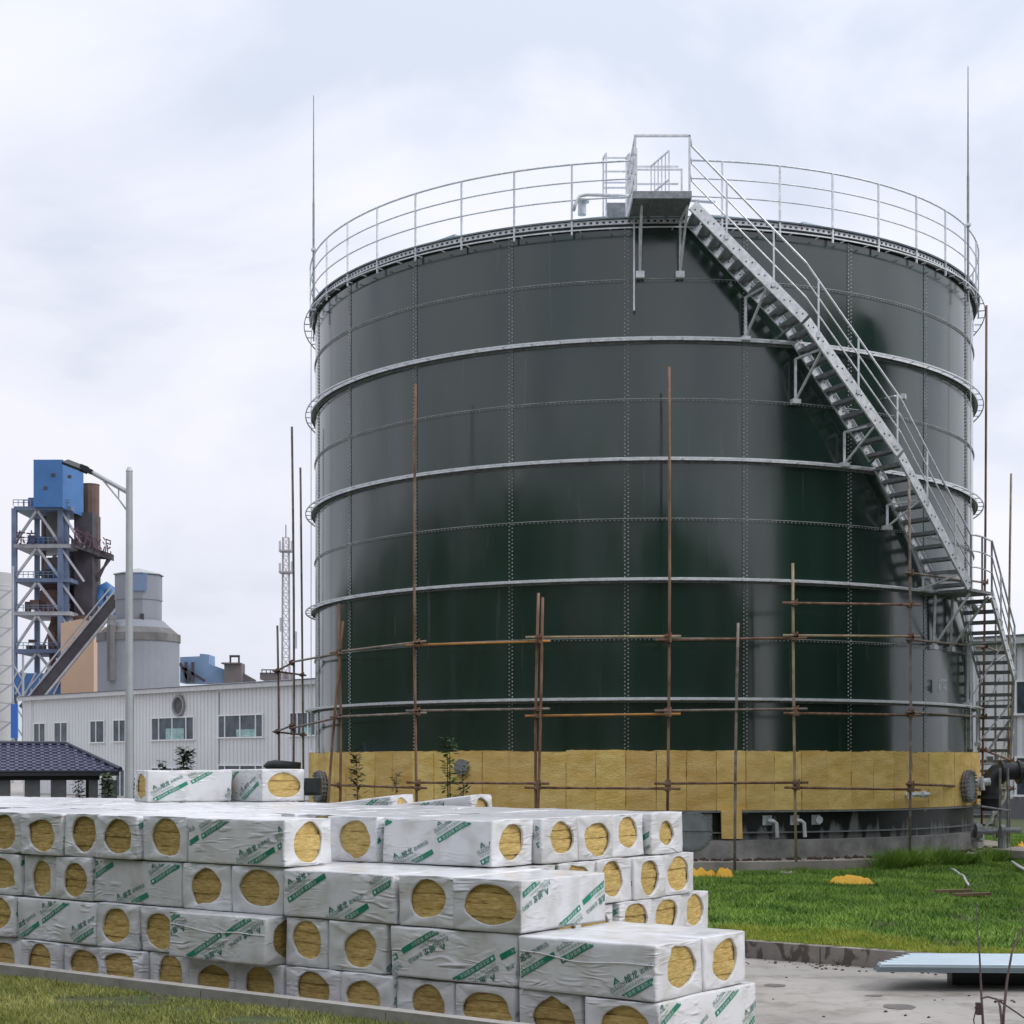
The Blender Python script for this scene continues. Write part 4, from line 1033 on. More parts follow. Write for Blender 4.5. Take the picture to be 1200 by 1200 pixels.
# scrap board leaning on tank base
g = MB(); ph = phi_px(857, TR+.2); nrm = Vector((math.sin(R_(ph)),-math.cos(R_(ph)),0)); c = T(ph, TR+.2, 1.06)
t_ = Vector((nrm.y*-1, nrm.x, 0)); m3 = Matrix((Vector((-nrm.y,nrm.x,0)), nrm*-1, Vector((0,0,1)))).transposed()
g.box(c, (.42,.06,.58), m3 @ Matrix.Rotation(R_(-6),3,'X')); tag(rebase(g.build('board_offcut', M['board'])), 'loose yellow wool board leaning against the bare tank foot', 'board')
# sheet stack
YS = 15.95
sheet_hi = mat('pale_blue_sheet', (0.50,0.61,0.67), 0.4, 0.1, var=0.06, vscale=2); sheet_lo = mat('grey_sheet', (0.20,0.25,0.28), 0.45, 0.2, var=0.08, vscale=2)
NS = 5
for k in range(NS):
    g = MB(); z = .205+k*.0165
    for j in range(6):       # trough strips, each starting a little further along
        x0 = 3.66+j*.095+(NS-1-k)*-.012; x1 = 10.5; y0s = YS+j*.15; y1s = y0s+.15; sl = -.05
        vs = [(x0,y0s,z),(x0,y0s+.03,z+.010),(x0,y1s-.03,z+.010),(x0,y1s,z)]; vs = vs+[(x1,y+(x1-x0)*sl,zz) for _,y,zz in vs]
        vs = vs+[(x,y,zz-.012) for x,y,zz in vs]
        g.add(vs, [(0,4,5,1),(1,5,6,2),(2,6,7,3),(8,9,13,12),(9,10,14,13),(10,11,15,14),(0,1,9,8),(1,2,10,9),(2,3,11,10),(0,8,12,4),(3,7,15,11)])
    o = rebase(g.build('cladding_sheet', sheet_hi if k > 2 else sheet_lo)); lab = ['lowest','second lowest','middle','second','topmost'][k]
    tag(o, '%s pale blue metal sheet in the pile over the road kerb' % (lab if k != 3 else lab+' highest'), 'metal sheet', 'pile of pale blue metal sheets')
g = MB(); g.bar((4.5,YS+.60,.095),(10.4,YS+.30,.095),.24,.18); tag(rebase(g.build('bearer_shade_block', M['black'])), 'long black block added as the shadow under the pile of pale blue sheets', 'timber')  # black block added to stand for the dark shadow below the sheets
for x,wd in ((5.6,'left'),(8.6,'right')):
    g = MB(); g.box((x,YS+.58-(x-3.7)*.05,.095),(.12,.26,.18)); tag(rebase(g.build('bearer_shade_block', M['wood'])), '%s short timber block under the rear of the pale blue sheets' % wd, 'timber')
# bare shrub near camera
sh = thing('bare_shrub', 'thin bare brown twigs rising at the right foreground corner', 'shrub', (P(1165,0,6).x,6,0))
def crv(pts, Y, r0, r1):
    q = [P(a,b,Y+0.1*i) for i,(a,b) in enumerate(pts)]; n = len(q); g.tube(q, [r0+(r1-r0)*i/(n-1) for i in range(n)], 6)
g = MB(); crv([(1157,1600),(1156,1300),(1152,1200),(1150,1165),(1148,1120),(1146,1095),(1144,1060)],6,.007,.002); g.build('stem', M['twig'], sh)
g = MB(); crv([(1168,1600),(1172,1300),(1176,1190),(1180,1150),(1186,1115),(1196,1090),(1215,1072)],6,.007,.003); g.build('stem', M['twig'], sh)
g = MB(); crv([(1172,1500),(1174,1200),(1172,1180),(1170,1172)],6.1,.006,.004); crv([(1150,1170),(1157,1168),(1168,1171),(1180,1179),(1192,1187),(1210,1200)],6.05,.004,.003)
crv([(1150,1186),(1144,1182),(1141,1195),(1143,1210)],6.02,.003,.002); g.box(P(1147,1182,6),(.02,.02,.045)); g.bar(P(1144,1179,6),P(1150,1184,6),.012,.02); crv([(1166,1174),(1172,1172),(1176,1173)],6.1,.005,.003)
g.build('twig', M['twig'], sh)

# ---------------------------------------------------------------- leafy plants
def plant(px, ytop, ybase, Y, wpx, n, label, seed, lm='leaf', name='weed', leaf=.06, zb=.15, lean=0):
    r = random.Random(seed); zt_ = CH-(ytop-HY)/F*Y; X = (px-600)/F*Y; wd = wpx/F*Y/2
    root = thing(name, label, 'plant' if name != 'shrub' else 'shrub', (X,Y,zb))
    gs = MB(); gl = MB(); zl = CH-(ybase-HY)/F*Y
    stems = []
    for k in range(max(1,n//60)):
        dx = r.uniform(-wd,wd)*.5; top = Vector((X+dx*1.4+lean, Y+r.uniform(-.1,.1), zt_-r.uniform(0,.25*(zt_-zl)) if k else zt_)); b = Vector((X+dx*.3,Y,zb)); mid = b.lerp(top,.55)+Vector((dx*.2,0,0))
        gs.tube([b,mid,top],[.016,.011,.005],5); stems.append((b,mid,top))
    for i in range(int(n*1.6)):
        b, mid, top = stems[i % len(stems)]; z = zl-.1+(zt_-zl+.1)*r.random()**.8; t = (z-b.z)/(top.z-b.z); t = max(0,min(1,t))
        c = (b.lerp(mid,t/.55) if t < .55 else mid.lerp(top,(t-.55)/.45)); a = r.uniform(0,6.28); rad = r.uniform(.02,1)*wd*.55*(1.15-t*.6)
        tip = c+Vector((math.cos(a)*rad, math.sin(a)*rad, r.uniform(-.05,.08)))
        if rad > .08: gs.tube([c,tip],[.004,.002],3)
        d = Vector((math.cos(a+r.uniform(-.6,.6)), math.sin(a), r.uniform(-.5,.5))).normalized()*leaf*r.uniform(.9,1.9); sd = d.cross(Vector((r.uniform(-.3,.3),r.uniform(-.3,.3),1))).normalized()*leaf*.36
        gl.add([tip, tip+d*.45+sd, tip+d, tip+d*.45-sd+Vector((0,0,.004))], [(0,1,2,3)])
    gs.build('stem', M['stem'], root); gl.build('foliage', M[lm], root); return root
plant(425,884,930,27,30,90,'tall leafy weed in front of the yellow boards at left',1,'leaf2','weed',.085)
plant(459,905,930,27,16,26,'small sparse weed right of a taller one before the yellow boards',2,'leaf2','weed',.07)
plant(530,862,935,27,34,120,'tallest leafy weed before the yellow boards, tip above them',3,'leaf','weed',.085)
plant(548,900,935,26.5,30,60,'bushy weed under the capped nozzle before the yellow boards',4,'leaf2','weed',.07)
plant(212,877,905,45,34,170,'leafy shrub top seen behind the pack on top of the stack',5,'leaf','shrub',.13)
plant(186,893,907,45,20,60,'small leafy shrub beside a taller one in front of the white hall',6,'leaf','shrub',.11)
plant(126,908,940,33,20,130,'slim climbing plant between the pavilion and the lamp post',7,'leaf','shrub',.09)
plant(95,905,940,39.5,22,100,'slender young bush seen through the pavilion opening',8,'leaf','shrub',.09)
plant(157,915,940,40,10,60,'narrow bush just behind the lamp post foot',9,'leaf','shrub',.09)

# ---------------------------------------------------------------- street lamp
X = (151.5-600)/F*31; lp = thing('street_lamp', 'grey street lamp with one dark LED head on a long arm reaching left', 'street lamp', (X,31,0))
g = MB(); g.tube([(X,31,0),(X,31,7.9)], [.085,.062], 14); g.tube([(X,31,7.9),(X,31,7.98)],[.07,.03],14); g.box((X,31,.02),(.35,.35,.03)); g.build('pole', M['lamp_grey'], lp, smooth=False)
g = MB(); g.tube([P(150,577,31),P(107,553,31)], .045, 8); g.tube([P(150,600,31),P(140,586,31),P(121,563,31)], .018, 6); g.tube([P(139,585,31),P(139,572,31)],.014,6); g.tube([P(149.5,565,31),P(149.5,607,31)],.03,6); g.build('arm', M['lamp_grey'], lp)
g = MB(); d = (P(75,540,31)-P(107,553,31)); A = P(107,553,31); B = P(76,541,31); g.bar(A+(B-A)*-.05, A+(B-A)*.35, .16,.09, up=(0,0,1)); g.bar(A+(B-A)*.3, B, .30,.05, up=(0,-.35,1)); g.bar(A+(B-A)*.15, A+(B-A)*.42, .12,.14); g.build('lamp_head', M['black'], lp)

# ---------------------------------------------------------------- factory hall
def mat_clad():
    m = mat('ribbed_cladding', (0.68,0.70,0.71), 0.5, var=0.05, vscale=0.25)
    nt = m.node_tree; b = nt.nodes['Principled BSDF']
    tc = nt.nodes.new('ShaderNodeTexCoord'); sx = nt.nodes.new('ShaderNodeSeparateXYZ'); nt.links.new(tc.outputs['Object'], sx.inputs[0])
    mu = nt.nodes.new('ShaderNodeMath'); mu.operation = 'MULTIPLY'; mu.inputs[1].default_value = 1/0.42; nt.links.new(sx.outputs['X'], mu.inputs[0])
    fr = nt.nodes.new('ShaderNodeMath'); fr.operation = 'FRACT'; nt.links.new(mu.outputs[0], fr.inputs[0])
    r = nt.nodes.new('ShaderNodeValToRGB'); r.color_ramp.elements[0].position = 0.0; r.color_ramp.elements[0].color = (0,0,0,1); r.color_ramp.elements[1].position = .18; r.color_ramp.elements[1].color = (1,1,1,1)
    q = r.color_ramp.elements.new(.9); q.color = (1,1,1,1); q = r.color_ramp.elements.new(1.0); q.color = (0,0,0,1)
    nt.links.new(fr.outputs[0], r.inputs['Fac'])
    bp = nt.nodes.new('ShaderNodeBump'); bp.inputs['Strength'].default_value = 1; bp.inputs['Distance'].default_value = .05; nt.links.new(r.outputs['Color'], bp.inputs['Height']); nt.links.new(bp.outputs['Normal'], b.inputs['Normal'])
    return m
glassm = mat('window_glass', (0.035,0.045,0.055), 0.08, col2=(0.10,0.13,0.16), vscale=0.9, ior=1.5)
d0 = 125.0; P0 = Vector(((27-600)/F*d0, d0, 0)); dirW = Vector((58.85,-59.4,0)).normalized(); nW = Vector((dirW.y, -dirW.x, 0))
if nW.y > 0: nW = -nW
EZ = 7.45
hall = bpy.data.objects.new('factory_hall', None); C.objects.link(hall); hall.location = P0; hall.rotation_euler = (0,0,math.atan2(dirW.y,dirW.x))
hall['label'] = 'long white ribbed metal factory hall with two rows of white framed windows'; hall['category'] = 'building'; ORG[hall.name] = Vector((0,0,0))
def wall_s(px):
    s = (px-600)/F; return (s*P0.y-P0.x)/(dirW.x-s*dirW.y)
def wz(py, s): Y = P0.y+dirW.y*s; return CH+(HY-py)/F*Y
LH = 104; DH = 22
g = MB(); g.box((LH/2,DH/2,EZ/2),(LH,DH,EZ-.06)); g.build('wall', mat_clad(), hall, local=True)
g = MB(); sp = wall_s(700); g.box(((sp+LH)/2,DH/2-.03,.4),(LH-sp+.1,DH+.16,.9)); g.build('plinth', mat('plinth_grey', (0.13,0.135,0.145), 0.8, var=.1), hall, local=True)
g = MB(); g.add([(-.3,-.25,EZ+.02),(LH+.3,-.25,EZ+.02),(LH+.3,DH/2,EZ+1.1),(-.3,DH/2,EZ+1.1),(LH+.3,DH+.25,EZ+.02),(-.3,DH+.25,EZ+.02)],[(0,1,2,3),(3,2,4,5)]); roof = g.build('roof', mat('roof_sheet', (0.16,0.20,0.26), 0.5, .2), hall, local=True)
g = MB(); g.box((LH/2,-.28,EZ-.12),(LH+.6,.22,.30)); g.build('gutter', mat('gutter_white', (0.55,0.56,0.57), 0.5, var=.1), hall, local=True)
g = MB(); g.box((LH/2,-.30,EZ+.055),(LH+.6,.3,.05)); g.build('gutter_edge', mat('dark_edge', (0.10,0.11,0.13), 0.5), hall, local=True)
for px in (156,257,327,1190):
    s = wall_s(px); g = MB(); g.box((s,-.03,EZ/2),(.10,.05,EZ-.9)); g.build('panel_joint', mat('joint_grey', (0.34,0.35,0.36), 0.5), hall, local=True)
winmat = M['white_frame']
def win(px0, px1, py0, py1, mull):
    s0, s1 = wall_s(px0), wall_s(px1); sm = (s0+s1)/2; z1, z0 = wz(py0, sm), wz(py1, sm); fw_ = .085
    g = MB(); d = -.03
    g.box((sm,d,z1-fw_/2),(s1-s0,.10,fw_)); g.box((sm,d-.03,z0+fw_/2),(s1-s0+.2,.16,fw_)); g.box((s0+fw_/2,d,(z0+z1)/2),(fw_,.10,z1-z0-2*fw_)); g.box((s1-fw_/2,d,(z0+z1)/2),(fw_,.10,z1-z0-2*fw_))
    for t in mull: g.box((s0+(s1-s0)*t,d-.002,(z0+z1)/2),(fw_,.10,z1-z0-2*fw_))
    f = g.build('window', winmat, hall, local=True)
    if (s1-s0) > 2.5 and px0 < 1000:
        g = MB(); cw = (s1-s0)*.42; cx_ = s0+(s1-s0)*(.55 if px0 < 240 else .62); ch_ = (z1-z0)*(.45 if px0 < 240 else .3); g.box((cx_,-.026,z0+.1+ch_/2),(cw,.012,ch_)); g.build('blind', mat('blind', (.30,.48,.47), .7, var=.3, vscale=3), f, local=True)
    g = MB(); g.box((sm,-.006,(z0+z1)/2),(s1-s0-.1,.03,z1-z0-.1)); g.build('pane', glassm, f, local=True)
for a in ((40,54,847,871,[.5]),(64,80,846,870,[.5]),(106,123,844,871,[.42]),(133,148,843,870,[.5]),(178,228,840,868,[.18,.5,.82]),(256,309,837,865,[.16,.5,.84]),(340,371,834,863,[.3,.7]),
          (136,147,901,934,[.5]),(178,228,899,930,[.18,.5,.82]),(256,309,896,928,[.16,.5,.84]),(1190,1240,796,838,[.3,.7]),(1190,1240,886,934,[.3,.7])): win(*a)
s = wall_s(210.5); z = wz(827,s); g = MB(); g.lathe((s,0,z), [(.72,.0),(.72,.18),(.58,.18),(.55,.02)], 20, axis=Matrix.Rotation(R_(90),3,'X')); f = g.build('round_vent', M['galv_dark'], hall, local=True)
g = MB(); g.lathe((s,-.02,z), [(.56,.02),(.01,.03)], 20, axis=Matrix.Rotation(R_(90),3,'X')); g.build('vent_louvre', mat('vent_dark', (0.10,0.10,0.10), .7, var=.4, vscale=3), f, local=True)
s = wall_s(40); g = MB(); g.tube([(s-.3,-.15,.1),(s-.3,-.15,EZ-.3)], .06, 6); g.build('downpipe', M['white_frame'], hall, local=True)

# ---------------------------------------------------------------- pavilion (local axes, rotated about its right front corner)
pc = Vector(((141-600)/F*37.0, 37.0, 0)); pv = thing('garden_pavilion', 'low open pavilion with dark blue tiled hip roof and grey pillars', 'pavilion', pc); pv.rotation_euler = (0,0,R_(17)); ORG[pv.name] = Vector((0,0,0))
tilem = mat('roof_tile', (0.075,0.08,0.135), 0.35, col2=(0.13,0.14,0.22), vscale=3)
ez = CH-(904-HY)/F*37.0; rz_ = CH-(873-HY)/F*38.6; xl = -12.0; dp = 4.0; hx = 1.16
g = MB(); nst = 9
def hpt(t, sx, sy):
    return ((-hx*t) if sx > 0 else (xl+hx*t), (dp/2*t) if sy < 0 else (dp-dp/2*t))
for k in range(nst):
    t0, t1 = k/nst, (k+1)/nst; z0 = ez+(rz_-ez)*t0; z1 = ez+(rz_-ez)*t1; lip = .035
    for (A_,B_) in (((-1,-1),(1,-1)),((1,-1),(1,1)),((1,1),(-1,1)),((-1,1),(-1,-1))):
        a = hpt(t0,*A_); b = hpt(t0,*B_); c = hpt(t1,*B_); d = hpt(t1,*A_)
        g.add([(a[0],a[1],z0+lip),(b[0],b[1],z0+lip),(c[0],c[1],z1),(d[0],d[1],z1),(a[0],a[1],z0),(b[0],b[1],z0)],[(0,1,2,3),(4,5,1,0)])
rf = g.build('roof', tilem, pv)
g = MB(); nn = int(-xl/.19)
for i in range(1,nn):
    x = -i*.19; tt = min(1.0, -x/hx)
    for k in range(nst):
        t0, t1 = k/nst, (k+1)/nst
        if t0 >= tt: break
        z0 = ez+(rz_-ez)*t0; z1 = ez+(rz_-ez)*t1
        g.bar((x,dp/2*t0-.01,z0+.055),(x,dp/2*t1,z1+.02),.075,.03)
g.build('tile_rib', mat('tile_rib', (0.15,0.16,0.25), 0.3, var=.3, vscale=6), rf)
g = MB(); g.tube([(xl+hx,dp/2,rz_+.03),(-hx,dp/2,rz_+.03),(0,0,ez+.05)], .06, 8); g.tube([(-hx,dp/2,rz_+.03),(0,dp,ez+.05)], .06, 8); g.build('ridge_tile', mat('ridge', (0.04,0.045,0.07), .4), rf)
g = MB(); g.box((xl/2,dp/2,ez-.05),(-xl-.04,dp-.04,.10)); g.box((xl/2-.1,.3,ez-.15),(-xl-.7,.2,.10)); g.build('eave_beam', mat('beam_dark', (0.03,0.033,0.04), .7), pv)
pm = mat('pillar_grey', (0.12,0.125,0.135), .7, var=.15)
for px in (129,110,69,38,3,-30,-60):
    s_ = (px-600)/F; t = (s_*pc.y-pc.x)/(math.cos(R_(17))-s_*math.sin(R_(17)))
    g = MB(); g.box((t,.32,(ez-.2)/2),(.34 if px != 110 else .2,.28,ez-.2)); g.build('pillar', pm, pv)
for t in (-.5,-4.3,-8,-11.5):
    g = MB(); g.box((t,dp-.35,(ez-.1)/2),(.26,.26,ez-.1)); g.build('pillar', pm, pv)
g = MB(); g.box((xl/2,dp/2,.08),(-xl-.4,dp-.4,.16)); g.build('floor_slab', M['concrete_grey'], pv)
g = MB(); g.box((xl/2,dp-.5,.55),(-xl-1.2,.3,.08)); g.build('bench_rail', pm, pv)

# ---------------------------------------------------------------- cement works far behind
D = 300.0; K = D/F
def X_(px, Y=D): return (px-600)/F*Y
def Z_(py, Y=D): return CH+(HY-py)/F*Y
blue = mat('painted_blue', (0.045,0.15,0.36), .5, var=.12, vscale=.2); steelb = mat('steel_blue', (0.13,0.175,0.27), .6, var=.2, vscale=.3); steelg = mat('steel_grey', (0.36,0.37,0.40), .6, var=.2, vscale=.3)
rusty = mat('rusty_plate', (0.10,0.065,0.055), .8, col2=(0.19,0.12,0.10), vscale=.18, detail=8); rustd = mat('brown_grey_plate', (0.12,0.115,0.12), .8, col2=(0.17,0.15,0.145), vscale=.3)
darkp = mat('dark_plate', (0.055,0.05,0.06), .8, var=.3, vscale=.3); cgrey = mat('silo_concrete', (0.27,0.29,0.325), .85, col2=(0.21,0.23,0.26), vscale=.08, detail=8)
cdark = mat('silo_dark', (0.19,0.19,0.19), .85, col2=(0.10,0.10,0.10), vscale=.35, detail=8, stretch=(1,1,.3))
tw = thing('preheater_tower', 'tall steel frame preheater tower with blue box on top and rusty vessels', 'tower', (X_(60),D,0))
fx0, fx1, fx2 = X_(17), X_(71), X_(80); yF, yB = D, D+11
cols = [(fx0,yF),(fx1,yF),(X_(78),yB),(fx0+1,yB)]
g = MB()
for x,y in cols: g.bar((x,y,0),(x,y,Z_(596)),.9,.9,up=(1,0,0))
g.bar((X_(76),yF+1,0),(X_(76),yF+1,Z_(596)),.9,.9,up=(1,0,0)); g.build('column', steelb, tw)
fl = [596,640,680,719,763,800]
for i, py in enumerate(fl):
    g = MB(); z = Z_(py); g.box(((fx0+X_(84))/2,(yF+yB)/2,z),(X_(84)-fx0,yB-yF+1,.7)); g.build('floor_deck', steelg if i in (1,3) else steelb, tw)
    if i < 5:
        zz = Z_(fl[i+1])
        for (ax,bx) in (((fx0+fx1)/2,fx0),((fx0+fx1)/2,fx1)):
            g = MB(); g.bar((ax,yF-.2,z-.3),(bx,yF-.2,zz+.3),.45,.45); g.build('diagonal_brace', steelg, tw); g = MB(); g.bar((ax,yB,z-.3),(bx+1.5,yB,zz+.3),.35,.35); g.build('diagonal_brace', steelg, tw)
        g = MB(); g.bar((fx1,yF-.1,z-.3),(X_(95),yF+2,zz),.4,.4); g.build('diagonal_brace', steelg, tw)
g = MB(); g.box(((X_(43)+X_(77))/2,D+2.5,(Z_(541)+Z_(596))/2),(X_(77)-X_(43),9,Z_(541)-Z_(596)))
A = (X_(77)-.0); g.add([(X_(77),D-2,Z_(542)),(X_(89.5),D+5,Z_(548)),(X_(89.5),D+5,Z_(601)),(X_(77),D-2,Z_(597))],[(0,3,2,1)]); g.build('blue_housing', blue, tw)
g = MB()
for px,py in ((66,559),(57,574),(85,561)): g.box((X_(px),D-2.05,Z_(py)),(.7,.1,.6))
g.build('housing_window', darkp, tw)
g = MB(); g.lathe((X_(91),D+9,0),[(1.7,Z_(720)),(1.7,Z_(560)),(1.8,Z_(558)),(.1,Z_(558))],14); g.lathe((X_(41),D+9,0),[(1.2,Z_(600)),(1.2,Z_(556)),(.1,Z_(556))],12); g.build('riser_duct', rusty, tw, smooth=False)
def ves(px, prof, m, Y=D+4.5, n=16):
    g = MB(); g.lathe((X_(px),Y,0), [(max(.05,r*K), Z_(py)) for r,py in prof], n); g.build('cyclone_vessel', m, tw, smooth=False)
ves(57,[(10.5,640),(10.5,597)],rustd); ves(43,[(3,719),(3,600)],rustd); ves(66,[(4,800),(4,720)],rusty); ves(55,[(11,680),(11,651)],rustd); ves(55,[(8,719),(12,712),(16,706),(18,697),(16,690),(11,686),(8,680)],rusty); ves(54,[(14,718),(15,708)],rusty)
ves(60,[(7,800),(6,790),(10,772),(12,745),(12,735),(9,727),(8,719)],rusty); ves(62,[(10,815),(9,800)],rustd); ves(71,[(12,680),(12,642)],rustd,D+8); ves(70,[(13,720),(13,682)],darkp,D+8)
g = MB(); g.box((X_(90),D+7.5,(Z_(596)+Z_(720))/2),(X_(101)-X_(79),6,Z_(596)-Z_(720))); g.build('shaft_wall', darkp, tw)
g = MB(); g.box((X_(91),D+5,(Z_(720)+Z_(732))/2),(X_(101)-X_(82),5,2)); g.build('shaft_base', rusty, tw)
g = MB(); z = Z_(637)
g.add([(X_(85),D-1,z+.6),(X_(118),D+8,Z_(646)+.6),(X_(118),D+10,Z_(646)+.6),(X_(85),D+4,z+.6),(X_(85),D-1,z-.6),(X_(118),D+8,Z_(646)-.6),(X_(118),D+10,Z_(646)-.6),(X_(85),D+4,z-.6)],[(0,1,2,3),(4,7,6,5),(0,4,5,1),(2,6,7,3),(1,5,6,2)])
g.bar((X_(117),D+8,Z_(648)),(X_(101),D+7,Z_(672)),.5,.5); g.bar((X_(114),D+8,Z_(648)),(X_(103),D+7,Z_(676)),.4,.4); g.bar((X_(101),D+7,Z_(648)),(X_(116),D+8,Z_(648)),.4,.4); g.build('sign_gantry', darkp, tw)
signm = mat('sign_maroon', (0.075,0.03,0.045), .8)
def letters(s, px0, px1, py_b0, py_b1, hpx, y0, y1):
    n = len(s)
    for i, ch in enumerate(s):
        vs, fs = text2d(ch, 1.0); t = (i+.1)/n; px = px0+(px1-px0)*t; hh = hpx*K; ww = abs(px1-px0)/n*K*1.0; by = Z_(py_b0+(py_b1-py_b0)*t); y = y0+(y1-y0)*t; sl = -(py_b1-py_b0)/(px1-px0)
        g = MB(); v3 = [(X_(px)+x*ww, y+(y1-y0)/n*x, by+yy*hh*1.05+x*ww*sl) for x,yy in vs]; k = len(v3)
        bnd = {}
        for f in fs:
            for a_, b_ in zip(f, f[1:]+f[:1]): bnd[(a_,b_)] = 1
        side = [(a_,b_,b_+k,a_+k) for (a_,b_) in bnd if (b_,a_) not in bnd]
        g.add(v3+[(x,yy-.35,z) for x,yy,z in v3], [f[::-1] for f in fs]+[tuple(q+k for q in f) for f in fs]+side); g.build('sign_letter', signm, tw)
letters('东方水泥', 87, 119, 634, 643, 19, D-1.5, D+7)
letters('东方', 20, 45, 638, 638, 17, D-1.6, D-1.6)
g = MB(); g.tube([(X_(102),D+9,Z_(720)),(X_(102),D+9,Z_(695)),(X_(105),D+9,Z_(686)),(X_(110),D+9,Z_(683)),(X_(115),D+9,Z_(687)),(X_(117),D+9,Z_(698)),(X_(117),D+9,Z_(725))],1.3,12); g.build('blue_duct', blue, tw, smooth=True)
g = MB(); g.box((X_(120),D+12,Z_(708)),(X_(132)-X_(108),5,4)); g.build('blue_duct_box', blue, tw); g = MB(); g.box((X_(46),D-2,Z_(803)),(X_(84)-X_(14),5,Z_(790)-Z_(815))); g.build('blue_annex', blue, tw)
g = MB()
for i in range(7): x = X_(16+i*11); g.bar((x,D-4.6,Z_(815)),(x+2,D-4.6,Z_(790)),.3,.3)
g.build('annex_frame', steelg, tw)
g = MB(); 
for px in (28,36): g.bar((X_(px),D,Z_(595)),(X_(px),D,Z_(586)),.2,.2,up=(1,0,0))
g.bar((X_(28),D,Z_(586)),(X_(36),D,Z_(586)),.2,.2)
g.build('top_rail', steelg, tw)
rt = random.Random(2)
for py in fl[:5]:
    z = Z_(py)+.4; g = MB(); g.bar((fx0,yF-.8,z+1.1),(X_(84),yF-.8,z+1.1),.12,.12); g.bar((fx0,yF-.8,z+.6),(X_(84),yF-.8,z+.6),.10,.10)
    for q in range(12): g.bar((fx0+q*.93,yF-.8,z),(fx0+q*.93,yF-.8,z+1.1),.1,.1,up=(1,0,0))
    g.build('deck_rail', steelb, tw)
    for q in range(4):
        xx = rt.uniform(fx0+1,X_(70)); g = MB(); g.box((xx,yF+rt.uniform(1,5),z+rt.uniform(.6,2.2)),(rt.uniform(.6,1.8),1.2,rt.uniform(.6,2.4))); g.build('machine_box', rt.choice([rusty,rustd,darkp,blue]), tw)
for px in (58,61,64): g = MB(); g.bar((X_(px),D+2,Z_(541)),(X_(px),D+2,Z_(536)),.12,.12,up=(1,0,0)); g.build('roof_antenna', steelg, tw)
# conveyor gallery
cv = thing('conveyor_gallery', 'dark sloping conveyor gallery climbing right to the grey silo', 'conveyor', (X_(90),D-12,0))
A = P(30,832,D-12); B = P(138,700,D-12); g = MB(); g.bar(A,B,3.0,2.0); g.build('gallery', darkp, cv)
g = MB(); up = Vector((0,0,1)); 
g.bar(A+Vector((-.6,-1.6,1.9)),B+Vector((-.6,-1.6,1.9)),.25,.25); g.bar(A+Vector((0,-1.6,1.2)),B+Vector((0,-1.6,1.2)),.3,.3)
for t in np.linspace(0,1,12): q = A.lerp(B,t); g.bar(q+Vector((0,-1.6,1.0)), q+Vector((-.6,-1.6,1.9)) + Vector((.6,0,0)), .2,.2)
g.bar(A+Vector((.9,-1.6,-1.2)),B+Vector((.9,-1.6,-1.2)),.35,.35); g.build('gallery_rail', steelg, cv)
# peach building
ph_ = thing('plant_building', 'plain peach coloured plant building behind the conveyor', 'building', (X_(99),D-5,0))
g = MB(); x0,x1 = X_(80), X_(118); g.add([(x0,D-5,0),(x1,D-5,0),(x1,D-5,Z_(733)),(X_(104),D-5,Z_(728)),(x0,D-5,Z_(733)),(x0,D+4,0),(x1,D+4,0),(x1,D+4,Z_(733)),(X_(104),D+4,Z_(728)),(x0,D+4,Z_(733))],[(0,1,2,3,4),(9,8,7,6,5),(1,6,7,2),(2,7,8,3),(3,8,9,4),(0,4,9,5)]); g.build('wall', mat('peach', (0.52,0.37,0.27), .8, var=.06, vscale=.1), ph_)
# silo
sY = 262.0; kx = sY/F; sx = (162.5-600)/F*sY
def zs_(py): return CH+(HY-py)/F*sY
si = thing('concrete_silo', 'grey concrete silo with coned shoulder and octagonal head house', 'silo', (sx,sY,0))
g = MB(); g.lathe((sx,sY,0), [(47*kx,0),(47*kx,zs_(752)),(48*kx,zs_(752)),(48*kx,zs_(745)),(46*kx,zs_(744)),(29*kx,zs_(728))], 36); g.build('silo_body', cgrey, si)
g = MB(); g.lathe((sx,sY,0), [(48.3*kx,zs_(753)),(48.3*kx,zs_(744)),(46.2*kx,zs_(743.5)),(28*kx,zs_(728))], 36); g.build('silo_shoulder', cdark, si)
g = MB(); g.lathe((sx,sY,0), [(27*kx,zs_(730)),(27*kx,zs_(704)),(28*kx,zs_(704)),(28*kx,zs_(702)),(27.5*kx,zs_(702)),(27.5*kx,zs_(675))], 8, a0=22.5, a1=382.5); hd = g.build('head_house', cgrey, si)
g = MB(); g.lathe((sx,sY,0), [(29.5*kx,zs_(674.5)),(29.5*kx,zs_(673.5)),(.1,zs_(666))], 8, a0=22.5, a1=382.5); g.build('head_roof', mat('pale_roof', (0.40,0.42,0.43), .7), si)
g = MB(); g.box((sx+(170-162.5)*kx,sY-25.6*kx,zs_(685)),(16*kx,.3,20*kx)); g.build('blue_panel', mat('panel_blue', (0.16,0.22,0.36), .6), si)
g = MB()
for px,py,w_,h_ in ((159.5,675,3,4),(172.5,726,4,9)): g.box((sx+(px-162.5)*kx,sY-26.2*kx,zs_(py)),(w_*kx,.4,h_*kx))
g.build('window', darkp, si)
g = MB(); g.tube([(sx-21*kx,sY-44*kx,zs_(800)),(sx-21*kx,sY-44*kx,zs_(737)),(sx-24*kx,sY-30*kx,zs_(727))], .7, 8); g.build('pipe', cdark, si)
